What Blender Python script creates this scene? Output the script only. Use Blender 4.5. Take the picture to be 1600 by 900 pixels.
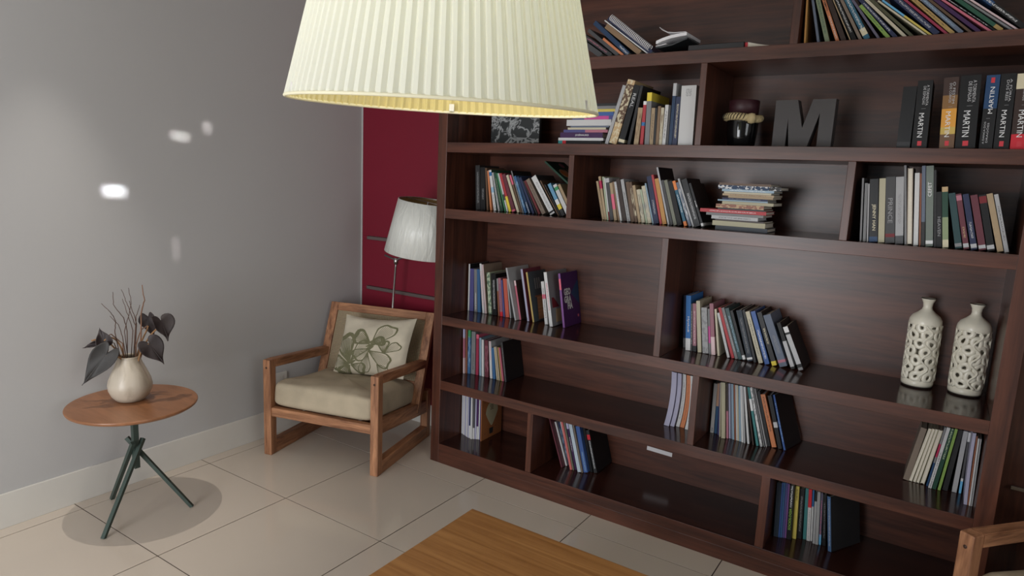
import bpy, bmesh, math, random
from math import sin, cos, pi, radians, sqrt, atan2, exp
from mathutils import Vector, Matrix
random.seed(7)
for o in list(bpy.data.objects): bpy.data.objects.remove(o)
S = bpy.context.scene
COL = S.collection
# ------------------------------------------------------------------ camera
RW = [[0.833798, 0.550296, 0.044214], [0.127073, -0.113366, -0.985394], [-0.537246, 0.827238, -0.164453]]
CW = [2.1712, -2.61036, 1.51425]
cd = bpy.data.cameras.new('camera'); cam = bpy.data.objects.new('camera', cd); COL.objects.link(cam)
cd.sensor_width = 36; cd.sensor_fit = 'HORIZONTAL'; cd.lens = 1040.267/1600*36; cd.clip_start = .02
m = Matrix.Identity(4)
for i in range(3):
    m[i][0] = RW[0][i]; m[i][1] = -RW[1][i]; m[i][2] = -RW[2][i]; m[i][3] = CW[i]
cam.matrix_world = m
S.camera = cam
# ------------------------------------------------------------------ world and light
wd = bpy.data.worlds.new('world'); S.world = wd; wd.use_nodes = True
bg = wd.node_tree.nodes['Background']; bg.inputs[0].default_value = (.82, .9, 1, 1); bg.inputs[1].default_value = 1.0
def area(name, loc, target, sx, sy, power, col, spread=180):
    l = bpy.data.lights.new(name, 'AREA'); l.shape = 'RECTANGLE'; l.size = sx; l.size_y = sy; l.energy = power; l.color = col
    l.spread = radians(spread)
    o = bpy.data.objects.new(name, l); COL.objects.link(o); o.location = loc
    o.rotation_euler = (Vector(target)-Vector(loc)).to_track_quat('-Z', 'Y').to_euler()
    return o
area('window_daylight', (.55, -4.5, 1.0), (.55, 0, .95), 1.4, 1.8, 74, (.97, .98, 1.0))
area('side_fill_light', (4.5, -2.3, 1.5), (0, -1.2, 1.2), 1.6, 1.6, 26, (.93, .97, 1.0))  # added fill lamp at the right wall, which has no window
# reflected sun glints that fall on the left wall
def glint(name, y, z, sx, sy, p, col):
    area(name, (1.0, y-1.3, z+.25), (-.918, y, z), sx, sy, p, col, 1.2)
glint('sun_glint', -1.10, 1.374, .075, .04, .036, (.9, .95, 1))
glint('sun_glint', -.79, 1.634, .07, .03, .010, (1, .98, .95))
glint('sun_glint', -.65, 1.684, .025, .05, .0045, (1, .98, .95))
glint('sun_glint', -.83, 1.10, .014, .11, .0026, (1, .98, .95))
S.view_settings.view_transform = 'Standard'; S.view_settings.look = 'None'; S.view_settings.gamma = 1
S.view_settings.use_curve_mapping = False; S.view_settings.exposure = 0.0
# ------------------------------------------------------------------ helpers
def lin(c):
    return tuple(((v/255)/12.92 if v/255 <= .04045 else ((v/255+.055)/1.055)**2.4) for v in c)
def L4(c): return (*lin(c), 1)
def newmat(name):
    mt = bpy.data.materials.new(name); mt.use_nodes = True
    nt = mt.node_tree; b = nt.nodes['Principled BSDF']
    return mt, nt, b
def N(nt, t, **k):
    n = nt.nodes.new(t)
    for a, v in k.items(): setattr(n, a, v)
    return n
def plain(name, c, rough=.5, metal=0, noise=.06, scale=12, bump=0, spec=.5, bscale=None, coat=0):
    mt, nt, b = newmat(name)
    tc = N(nt, 'ShaderNodeTexCoord'); nz = N(nt, 'ShaderNodeTexNoise'); nz.inputs['Scale'].default_value = scale; nz.inputs['Detail'].default_value = 4
    nt.links.new(tc.outputs['Object'], nz.inputs['Vector'])
    mr = N(nt, 'ShaderNodeMapRange'); mr.inputs[3].default_value = 1-noise; mr.inputs[4].default_value = 1+noise
    nt.links.new(nz.outputs['Fac'], mr.inputs[0])
    mx = N(nt, 'ShaderNodeVectorMath', operation='SCALE'); mx.inputs[0].default_value = lin(c)
    nt.links.new(mr.outputs[0], mx.inputs['Scale']); nt.links.new(mx.outputs[0], b.inputs['Base Color'])
    b.inputs['Roughness'].default_value = rough; b.inputs['Metallic'].default_value = metal
    b.inputs['Specular IOR Level'].default_value = spec; b.inputs['Coat Weight'].default_value = coat
    if bump:
        bp = N(nt, 'ShaderNodeBump'); bp.inputs['Strength'].default_value = bump; bp.inputs['Distance'].default_value = .002
        if bscale:
            n2 = N(nt, 'ShaderNodeTexNoise'); n2.inputs['Scale'].default_value = bscale; n2.inputs['Detail'].default_value = 3
            nt.links.new(tc.outputs['Object'], n2.inputs['Vector']); nt.links.new(n2.outputs['Fac'], bp.inputs['Height'])
        else: nt.links.new(nz.outputs['Fac'], bp.inputs['Height'])
        nt.links.new(bp.outputs[0], b.inputs['Normal'])
    return mt
def wood(name, c1, c2, axis=0, rough=.35, freq=28, stretch=.07, spec=.5, bump=.08, coat=0, contrast=(.35, .7)):
    """grain streaks run along the given object axis"""
    mt, nt, b = newmat(name)
    tc = N(nt, 'ShaderNodeTexCoord'); mp = N(nt, 'ShaderNodeMapping')
    sc = [1, 1, 1]; sc[axis] = stretch; mp.inputs['Scale'].default_value = sc
    nt.links.new(tc.outputs['Object'], mp.inputs[0])
    n1 = N(nt, 'ShaderNodeTexNoise'); n1.inputs['Scale'].default_value = freq; n1.inputs['Detail'].default_value = 6; n1.inputs['Roughness'].default_value = .6; n1.inputs['Distortion'].default_value = .6
    n2 = N(nt, 'ShaderNodeTexNoise'); n2.inputs['Scale'].default_value = freq*5; n2.inputs['Detail'].default_value = 3
    nt.links.new(mp.outputs[0], n1.inputs['Vector']); nt.links.new(mp.outputs[0], n2.inputs['Vector'])
    ad = N(nt, 'ShaderNodeMath', operation='MULTIPLY_ADD'); ad.inputs[1].default_value = .3
    nt.links.new(n2.outputs['Fac'], ad.inputs[0]); nt.links.new(n1.outputs['Fac'], ad.inputs[2])
    rp = N(nt, 'ShaderNodeValToRGB'); e = rp.color_ramp.elements
    e[0].position = contrast[0]+.15; e[0].color = L4(c1); e[1].position = contrast[1]+.15; e[1].color = L4(c2)
    nt.links.new(ad.outputs[0], rp.inputs[0]); nt.links.new(rp.outputs[0], b.inputs['Base Color'])
    b.inputs['Roughness'].default_value = rough; b.inputs['Specular IOR Level'].default_value = spec; b.inputs['Coat Weight'].default_value = coat
    if bump:
        bp = N(nt, 'ShaderNodeBump'); bp.inputs['Strength'].default_value = bump; bp.inputs['Distance'].default_value = .001
        nt.links.new(ad.outputs[0], bp.inputs['Height']); nt.links.new(bp.outputs[0], b.inputs['Normal'])
    return mt
def tag(o, label=None, cat=None, group=None, kind=None):
    if label: o['label'] = label
    if cat: o['category'] = cat
    if group: o['group'] = group
    if kind: o['kind'] = kind
    return o
def empty(name, loc=(0, 0, 0), rz=0):
    o = bpy.data.objects.new(name, None); COL.objects.link(o); o.location = loc; o.rotation_euler = (0, 0, rz); o.empty_display_size = .05
    return o
def link(name, me, mt=None, parent=None, smooth=False):
    if isinstance(me, bmesh.types.BMesh):
        b = me; me = bpy.data.meshes.new(name); bmesh.ops.recalc_face_normals(b, faces=b.faces[:]); b.to_mesh(me); b.free()
    if mt:
        me.materials.clear()
        for q in (mt if isinstance(mt, (list, tuple)) else [mt]): me.materials.append(q)
    if smooth:
        for p in me.polygons: p.use_smooth = True
    o = bpy.data.objects.new(name, me); COL.objects.link(o)
    if parent: o.parent = parent
    return o
def box(bm, x0, x1, y0, y1, z0, z1, bev=0, mat=0):
    r = bmesh.ops.create_cube(bm, size=1)
    vs = r['verts']
    for v in vs: v.co = Vector(((x0+x1)/2+v.co.x*(x1-x0), (y0+y1)/2+v.co.y*(y1-y0), (z0+z1)/2+v.co.z*(z1-z0)))
    fs = list({f for v in vs for f in v.link_faces})
    for f in fs: f.material_index = mat
    if bev:
        es = list({e for v in vs for e in v.link_edges})
        bmesh.ops.bevel(bm, geom=es, offset=bev, segments=2, affect='EDGES', profile=.5)
    return vs
def boxob(name, d, mt, parent=None, bev=.0015):
    bm = bmesh.new(); box(bm, *d, bev=bev)
    return link(name, bm, mt, parent)
def lathe(name, prof, mt, parent=None, seg=48, loc=None, smooth=True, cap=False):
    vs = []; fs = []
    for (r, z) in prof:
        for i in range(seg):
            a = 2*pi*i/seg; vs.append((r*cos(a), r*sin(a), z))
    for k in range(len(prof)-1):
        for i in range(seg):
            j = (i+1) % seg; fs.append((k*seg+i, k*seg+j, (k+1)*seg+j, (k+1)*seg+i))
    if cap:
        fs.append(tuple(range(seg-1, -1, -1))); fs.append(tuple((len(prof)-1)*seg+i for i in range(seg)))
    me = bpy.data.meshes.new(name); me.from_pydata(vs, [], fs)
    o = link(name, me, mt, parent, smooth)
    if loc: o.location = loc
    return o
def frames(pts):
    pts = [Vector(p) for p in pts]; T = []
    for i in range(len(pts)):
        a = pts[max(0, i-1)]; b = pts[min(len(pts)-1, i+1)]; T.append((b-a).normalized())
    n = T[0].orthogonal().normalized(); out = []
    for i, t in enumerate(T):
        n = (n-t*n.dot(t)).normalized(); out.append((pts[i], n, t.cross(n)))
    return out
def tube_data(pts, rad, seg=6, V=None, Fc=None, cap=True):
    V = [] if V is None else V; Fc = [] if Fc is None else Fc
    base = len(V); fr = frames(pts); n = len(fr)
    for i, (p, a, b) in enumerate(fr):
        r = rad[i] if isinstance(rad, (list, tuple)) else rad
        for k in range(seg):
            t = 2*pi*k/seg; V.append(tuple(p+a*(r*cos(t))+b*(r*sin(t))))
    for i in range(n-1):
        for k in range(seg):
            j = (k+1) % seg; Fc.append((base+i*seg+k, base+i*seg+j, base+(i+1)*seg+j, base+(i+1)*seg+k))
    if cap:
        Fc.append(tuple(base+k for k in range(seg-1, -1, -1))); Fc.append(tuple(base+(n-1)*seg+k for k in range(seg)))
    return V, Fc
def tube(name, pts, rad, mt, parent=None, seg=8, smooth=True):
    V, Fc = tube_data(pts, rad, seg); me = bpy.data.meshes.new(name); me.from_pydata(V, [], Fc)
    return link(name, me, mt, parent, smooth)
def pyd(name, V, Fc, mt, parent=None, smooth=False):
    me = bpy.data.meshes.new(name); me.from_pydata([tuple(v) for v in V], [], Fc)
    return link(name, me, mt, parent, smooth)
def bar(bm, a, b, wx, wy, up=(0, 0, 1), bev=.002):
    """square bar from a to b"""
    a = Vector(a); b = Vector(b); t = (b-a).normalized(); u = Vector(up); s = t.cross(u).normalized(); u = s.cross(t)
    vs = box(bm, -wx/2, wx/2, -wy/2, wy/2, 0, (b-a).length, bev=0)
    M = Matrix((s, u, t)).transposed().to_4x4(); M.translation = a
    for v in vs: v.co = M @ v.co
TEXTS = {}
def textmesh(s, bold=0):
    if (s, bold) in TEXTS: return TEXTS[(s, bold)].copy()
    cu = bpy.data.curves.new('lettering', 'FONT'); cu.body = s; cu.size = 1; cu.align_x = 'CENTER'; cu.align_y = 'CENTER'; cu.offset = bold; cu.resolution_u = 2
    o = bpy.data.objects.new('lettering', cu); COL.objects.link(o)
    dg = bpy.context.evaluated_depsgraph_get(); me = bpy.data.meshes.new_from_object(o.evaluated_get(dg))
    bpy.data.objects.remove(o)
    xs = [v.co.x for v in me.vertices]; ys = [v.co.y for v in me.vertices]
    cx, cy, W, H = (min(xs)+max(xs))/2, (min(ys)+max(ys))/2, max(xs)-min(xs), max(ys)-min(ys)
    for v in me.vertices: v.co = ((v.co.x-cx)/W, (v.co.y-cy)/H, 0)
    TEXTS[(s, bold)] = me
    return me.copy()
def text_on(s, o, X, Y, w, h, mt, parent, bold=0, name='lettering'):
    """flat lettering centred on o, reading along X with letter tops along Y, w long and h tall"""
    me = textmesh(s, bold); X = Vector(X)*w; Y = Vector(Y)*h; o = Vector(o)
    for v in me.vertices: v.co = o+X*v.co.x+Y*v.co.y
    return link(name, me, mt, parent)

# ------------------------------------------------------------------ shared materials
M_wall = plain('wall_paint_grey', (186, 185, 184), .75, noise=.02, scale=3, spec=.2, bump=.03, bscale=90)
M_white = plain('white_paint', (214, 211, 204), .5, noise=.03)
M_ceil = plain('ceiling_white', (225, 223, 218), .8, noise=.02)
M_red = plain('red_lacquer_panel', (124, 26, 46), .38, noise=.05, scale=2, spec=.4)
M_rail = plain('brushed_grey_rail', (110, 98, 96), .45, metal=.3)
DK1, DK2 = (58, 31, 23), (97, 56, 41)
M_dkx = wood('dark_stained_wood_long', DK1, DK2, 0, rough=.33, freq=22, spec=.5)
M_dkz = wood('dark_stained_wood_upright', DK1, DK2, 2, rough=.33, freq=22, spec=.5)
M_shelf = wood('dark_stained_wood_shelf', (40, 19, 15), (64, 33, 25), 0, rough=.16, freq=22, spec=.6, bump=.03)
M_oak = wood('oiled_chair_wood', (112, 70, 46), (202, 146, 106), 2, rough=.5, freq=34, stretch=.1, contrast=(.3, .75), bump=.15)
M_oaky = wood('oiled_chair_wood_deep', (112, 70, 46), (202, 146, 106), 1, rough=.5, freq=34, stretch=.1, contrast=(.3, .75), bump=.15)
M_oakx = wood('oiled_chair_wood_cross', (112, 70, 46), (202, 146, 106), 0, rough=.5, freq=34, stretch=.1, contrast=(.3, .75), bump=.15)
M_ctable = wood('honey_veneer', (146, 98, 52), (184, 134, 80), 0, rough=.4, freq=40, stretch=.04, contrast=(.3, .75), bump=.04)
M_rtable = wood('round_veneer', (128, 84, 54), (166, 114, 78), 0, rough=.34, freq=14, stretch=.2, contrast=(.3, .8), bump=.03)
M_green = plain('dark_green_steel', (62, 76, 70), .5, metal=.2, noise=.03)
M_chrome = plain('polished_steel', (190, 190, 190), .22, metal=1, noise=.02)
M_tile = plain('porcelain_tile', (204, 192, 178), .09, noise=.035, scale=2.2, spec=.45)
M_grout = plain('brown_grout', (66, 50, 40), .8)
M_paper = plain('page_paper', (222, 214, 198), .8, noise=.12, scale=260)
M_paperw = plain('page_paper_white', (232, 230, 232), .75, noise=.08, scale=260)

# ------------------------------------------------------------------ room
WX, BY, RX, FY, CZ = -.918, .386, 4.6, -4.4, 2.6
def struct(name, d, mt, bev=0): return tag(boxob(name, d, mt, bev=bev), kind='structure')
floor = struct('floor', (WX-.1, RX+.1, FY-.1, BY+.1, -.12, -.002), M_grout)
tag(floor, 'beige glossy porcelain tile floor with thin brown joints')
ax, ay, TS, gp = -.838, -.744, .6, .0024
tm = None
def tilemesh(x0, x1, y0, y1):
    bm = bmesh.new(); box(bm, x0, x1, y0, y1, -.002, 0); return bm
full = None
for i in range(-1, 10):
    for j in range(-7, 3):
        x0, x1, y0, y1 = ax+i*TS+gp, ax+(i+1)*TS-gp, ay+j*TS+gp, ay+(j+1)*TS-gp
        cx0, cx1, cy0, cy1 = max(x0, WX), min(x1, RX), max(y0, FY), min(y1, BY)
        if cx1-cx0 < .01 or cy1-cy0 < .01: continue
        if (cx0, cx1, cy0, cy1) == (x0, x1, y0, y1):
            if full is None:
                bm = bmesh.new(); box(bm, 0, TS-2*gp, 0, TS-2*gp, -.002, 0); o = link('tile', bm, M_tile, floor); full = o.data
            else: o = link('tile', full, None, floor)
            o.location = (x0, y0, 0)
        else:
            bm = bmesh.new(); box(bm, cx0, cx1, cy0, cy1, -.002, 0); link('tile', bm, M_tile, floor)
struct('wall_left', (WX-.1, WX, FY-.1, BY+.1, 0, CZ), M_wall)
struct('wall_back', (WX, RX, BY, BY+.1, 0, CZ), M_wall)
struct('wall_right', (RX, RX+.1, FY-.1, BY+.1, 0, CZ), M_wall)
struct('ceiling', (WX-.1, RX+.1, FY-.1, BY+.1, CZ, CZ+.1), M_ceil)
WA, WB, WT = -.45, 1.95, 2.25
wf = bmesh.new(); box(wf, WX, WA, FY-.1, FY, 0, CZ); box(wf, WB, RX, FY-.1, FY, 0, CZ); box(wf, WA, WB, FY-.1, FY, WT, CZ)
tag(link('wall_front', wf, M_wall), kind='structure')
win = empty('window_1', (WA, FY-.05, 0)); tag(win, kind='structure')
for k, x in enumerate((0, 1.17, 2.35)): boxob('window_frame', (x, x+.05, -.03, .03, 0, WT), M_white, win)
for z in (0, WT-.05): boxob('window_frame', (.05, 2.35, -.03, .03, z, z+.05), M_white, win)
bb = empty('baseboard_left', (0, 0, 0)); tag(bb, kind='structure')
boxob('board', (WX, -.908, FY, -.3352, 0, .148), M_white, bb, bev=.002); boxob('board', (WX, -.908, -.3345, BY, 0, .148), M_white, bb, bev=.002)
tag(boxob('baseboard_back', (-.907, 0, .372, BY, 0, .13), M_white, bev=.002), kind='structure')
# red lacquered panelling beside the bookcase, with two recessed grey rails
rp = empty('trim_1', (0, 0, 0)); tag(rp, kind='structure')
for (z0, z1) in ((.13, .777), (.80, 1.09), (1.113, CZ)): boxob('red_panel', (-.905, .0, .374, BY, z0, z1), M_red, rp, bev=.001)
boxob('corner_bead', (-.9175, -.906, .372, BY, .13, CZ), M_wall, rp, bev=.001)
for z in (.7785, 1.0915):
    boxob('rail', (-.855, 0, .362, BY-.001, z, z+.020), M_rail, rp, bev=.002); boxob('red_panel', (-.905, -.857, .375, BY, z-.001, z+.021), M_red, rp, bev=0)

# ------------------------------------------------------------------ bookcase
BW, BD, BH = 2.415, .382, CZ-.01
bk = empty('bookcase', (0, 0, 0)); tag(bk, 'tall dark-stained wooden bookcase with staggered shelves filling the back wall', 'bookcase')
boxob('side_panel', (.002, .057, 0, BD, .0, BH), M_dkz, bk); boxob('side_panel', (2.361, BW, 0, BD, 0, BH), M_dkz, bk)
boxob('plinth', (.057, 2.361, 0, .02, 0, .058), M_dkx, bk)
boxob('back_panel', (.057, 2.361, BD-.008, BD, .0, BH), M_dkx, bk, bev=0)
SH = [(.106, .058), (.453, .404), (.797, .75), (1.344, 1.296), (1.668, 1.62), (2.026, 1.977), (BH, BH-.05)]
for zt, zb in SH:
    s = boxob('shelf', (.057, 2.361, .0, BD-.008, zb, zt), [M_dkx, M_shelf], bk, bev=.0012)
    for p in s.data.polygons:
        if p.normal.z > .9: p.material_index = 1
for (x0, x1, k) in ((1.608, 1.636, 5), (1.294, 1.319, 4), (.742, .767, 3), (1.846, 1.872, 3), (1.196, 1.224, 2), (1.372, 1.400, 1), (.597, .627, 0), (1.680, 1.713, 0)):
    boxob('divider', (x0, x1, .002, BD-.008, SH[k][0], SH[k+1][1]), M_dkz, bk)
lab = boxob('paper_strip', (0, .128, 0, .0012, 0, .020), M_paperw, None, bev=0)
lab.location = (1.066, BD-.0093, .222); lab.rotation_euler = (0, radians(1.5), 0)
tag(lab, 'blank white paper strip stuck to the lower back panel of the bookcase', 'paper')
# dark cabinet to the right of the bookcase
cb = empty('cabinet', (2.43, 0, 0)); tag(cb, 'dark brown cabinet standing right of the bookcase behind the cropped armchair', 'cabinet')
boxob('carcass', (0, 1.2, .30, .384, .0, 2.3), M_dkz, cb)
d_ = boxob('door', (.005, .59, .28, .298, .05, 2.29), M_dkz, cb); d2_ = boxob('door', (.60, 1.19, .28, .298, .05, 2.29), M_dkz, cb)
bm = bmesh.new(); bar(bm, (.04, .262, .50), (.22, .262, .50), .012, .012); bar(bm, (.06, .281, .50), (.06, .262, .50), .008, .008); bar(bm, (.20, .281, .50), (.20, .262, .50), .008, .008)
link('handle', bm, M_chrome, d_)
# ------------------------------------------------------------------ armchairs
def linen(name, c):
    mt, nt, b = newmat(name)
    tc = N(nt, 'ShaderNodeTexCoord'); n1 = N(nt, 'ShaderNodeTexNoise'); n1.inputs['Scale'].default_value = 9; n1.inputs['Detail'].default_value = 5
    n2 = N(nt, 'ShaderNodeTexNoise'); n2.inputs['Scale'].default_value = 240; n2.inputs['Detail'].default_value = 2
    for n in (n1, n2): nt.links.new(tc.outputs['Object'], n.inputs['Vector'])
    rp = N(nt, 'ShaderNodeValToRGB'); e = rp.color_ramp.elements; e[0].position = .3; e[1].position = .7
    e[0].color = L4([v*.9 for v in c]); e[1].color = L4(c)
    nt.links.new(n1.outputs['Fac'], rp.inputs[0]); nt.links.new(rp.outputs[0], b.inputs['Base Color'])
    b.inputs['Roughness'].default_value = .95; b.inputs['Specular IOR Level'].default_value = .1
    bp = N(nt, 'ShaderNodeBump'); bp.inputs['Strength'].default_value = .35; bp.inputs['Distance'].default_value = .001
    nt.links.new(n2.outputs['Fac'], bp.inputs['Height']); nt.links.new(bp.outputs[0], b.inputs['Normal'])
    return mt
M_linen = linen('beige_linen', (192, 178, 154)); M_pillow = linen('natural_cotton', (204, 194, 174)); M_print = plain('faded_green_print', (112, 110, 84), .95, noise=.25, scale=60, spec=.1)
M_printr = plain('faded_red_print', (140, 84, 76), .95, noise=.2, scale=60, spec=.1)
def cane_mat():
    mt, nt, b = newmat('woven_cane')
    tc = N(nt, 'ShaderNodeTexCoord'); mp = N(nt, 'ShaderNodeMapping'); nt.links.new(tc.outputs['Object'], mp.inputs[0])
    w1 = N(nt, 'ShaderNodeTexWave', wave_type='BANDS', bands_direction='Z'); w1.inputs['Scale'].default_value = 42; w1.inputs['Distortion'].default_value = 1.2; w1.inputs['Detail'].default_value = 2
    w2 = N(nt, 'ShaderNodeTexWave', wave_type='BANDS', bands_direction='X'); w2.inputs['Scale'].default_value = 30; w2.inputs['Distortion'].default_value = .6
    nt.links.new(mp.outputs[0], w1.inputs['Vector']); nt.links.new(mp.outputs[0], w2.inputs['Vector'])
    mu = N(nt, 'ShaderNodeMath', operation='MULTIPLY_ADD'); mu.inputs[1].default_value = .4; nt.links.new(w2.outputs['Fac'], mu.inputs[0]); nt.links.new(w1.outputs['Fac'], mu.inputs[2])
    rp = N(nt, 'ShaderNodeValToRGB'); e = rp.color_ramp.elements; e[0].position = .2; e[0].color = L4((92, 78, 60)); e[1].position = .9; e[1].color = L4((184, 166, 136))
    nt.links.new(mu.outputs[0], rp.inputs[0]); nt.links.new(rp.outputs[0], b.inputs['Base Color']); b.inputs['Roughness'].default_value = .8
    bp = N(nt, 'ShaderNodeBump'); bp.inputs['Strength'].default_value = .6; bp.inputs['Distance'].default_value = .003
    nt.links.new(mu.outputs[0], bp.inputs['Height']); nt.links.new(bp.outputs[0], b.inputs['Normal'])
    return mt
M_cane = cane_mat()
M_screw = plain('dark_screw_plug', (70, 46, 34), .6)
def cushion(name, cx, cy, cz, sx, sy, sz, mt, parent, n=26, e=.38):
    """soft rounded slab: superellipsoid with a puffed top"""
    V = []; Fc = []; nu, nv = 64, 26
    sg = lambda v, p: math.copysign(abs(v)**p, v)
    for i in range(nv+1):
        ph = -pi/2+pi*i/nv
        for k in range(nu):
            t = 2*pi*k/nu
            x = sg(cos(ph), .22)*sg(cos(t), .14); y = sg(cos(ph), .22)*sg(sin(t), .14); z = sg(sin(ph), .34)
            puff = (1-abs(x)**3)*(1-abs(y)**3)
            w = .004*sin(9*x+3*y)+.003*sin(13*y-4*x)
            V.append((cx+sx*x, cy+sy*y, cz+sz*z*(.86+.2*puff)+(w if z > 0 else 0)))
    for i in range(nv):
        for k in range(nu):
            j = (k+1) % nu; Fc.append((i*nu+k, i*nu+j, (i+1)*nu+j, (i+1)*nu+k))
    return pyd(name, V, Fc, mt, parent, True)
CWd = .683
def make_chair():
    r = empty('armchair')
    W = CWd
    for s in (0, 1):
        u0, u1 = (0, .045) if s == 0 else (W-.045, W)
        fl = boxob('front_leg', (u0, u1, 0, .048, 0, .520), M_oak, r, bev=.004)
        uo = u0 if s == 0 else u1
        sc = lathe('screw_plug', [(0.0001, 0), (.006, 0), (.006, .0012), (.0001, .0012)], M_screw, fl, seg=14); sc.rotation_euler = (pi/2, 0, 0); sc.location = ((u0+u1)/2, .0004, .478)
        boxob('rear_leg', (u0, u1, .560, .604, 0, .285), M_oak, r, bev=.004)
        boxob('floor_runner', (u0+.001, u1-.001, .048, .560, 0, .070), M_oaky, r, bev=.003)
        bm = bmesh.new(); vs = box(bm, u0, u1, .048, .530, .0, .045, bev=0)
        for v in vs: v.co.z += .475-(v.co.y-.048)*.095
        bmesh.ops.bevel(bm, geom=bm.edges[:], offset=.003, segments=2, affect='EDGES')
        link('arm', bm, M_oaky, r)
        bm = bmesh.new(); vs = box(bm, u0+.004, u1-.004, .048, .560, .214, .284)
        for v in vs: v.co.z -= .058*(v.co.y-.048)/.512
        link('side_rail', bm, M_oaky, r)
        bm = bmesh.new(); vs = box(bm, u0 if s == 0 else u0-.006, u1+.006 if s == 0 else u1, 0, .030, 0, .572, bev=.003)
        link_back(bm); link('back_post', bm, M_oak, r)
    boxob('front_rail', (.045, W-.045, .006, .040, .216, .264), M_oakx, r, bev=.003)
    boxob('rear_rail', (.045, W-.045, .500, .535, .160, .208), M_oakx, r, bev=.003)
    for z0, z1 in ((.524, .572), (.13, .175)):
        bm = bmesh.new(); box(bm, .051, W-.051, .001, .029, z0, z1, bev=.003); link_back(bm); link('back_rail', bm, M_oakx, r)
    bm = bmesh.new(); box(bm, .051, W-.051, .010, .018, .175, .524); link_back(bm); link('cane_panel', bm, M_cane, r)
    bm = bmesh.new()
    for k in range(5): box(bm, .06+k*.115, .06+k*.115+.07, .041, .499, .225, .240)
    for v in bm.verts: v.co.z -= .058*(v.co.y-.048)/.512
    link('seat_slats', bm, M_oaky, r)
    cu = cushion('seat_cushion', W/2, .250, .338, .299, .245, .078, M_linen, r)
    tm_ = Matrix.Translation((0, .02, .262)) @ Matrix.Rotation(radians(-6), 4, 'X') @ Matrix.Translation((0, -.02, -.262))
    cu.data.transform(tm_)
    return r
BT = .345
BMAT = Matrix.Translation((0, .432, .190)) @ Matrix.Rotation(-BT, 4, 'X')
def link_back(bm): bmesh.ops.transform(bm, matrix=BMAT, verts=bm.verts[:])
ch = make_chair()
ch.location = (-.725, -.501, 0); ch.rotation_euler = (0, 0, radians(14.66))
tag(ch, 'low wooden armchair with cane back and beige seat cushion in the wall corner', 'armchair', 'wooden armchairs')
def copy_tree(o, parent=None):
    c = o.copy(); COL.objects.link(c); c.parent = parent
    for k in list(o.children): copy_tree(k, c)
    return c
ch2 = copy_tree(ch); ch2.location = (2.312, -.278, 0); ch2.rotation_euler = (0, 0, radians(-33.2))
ch2['label'] = 'wooden armchair cropped by the photo corner, in front of the dark cabinet'
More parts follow.
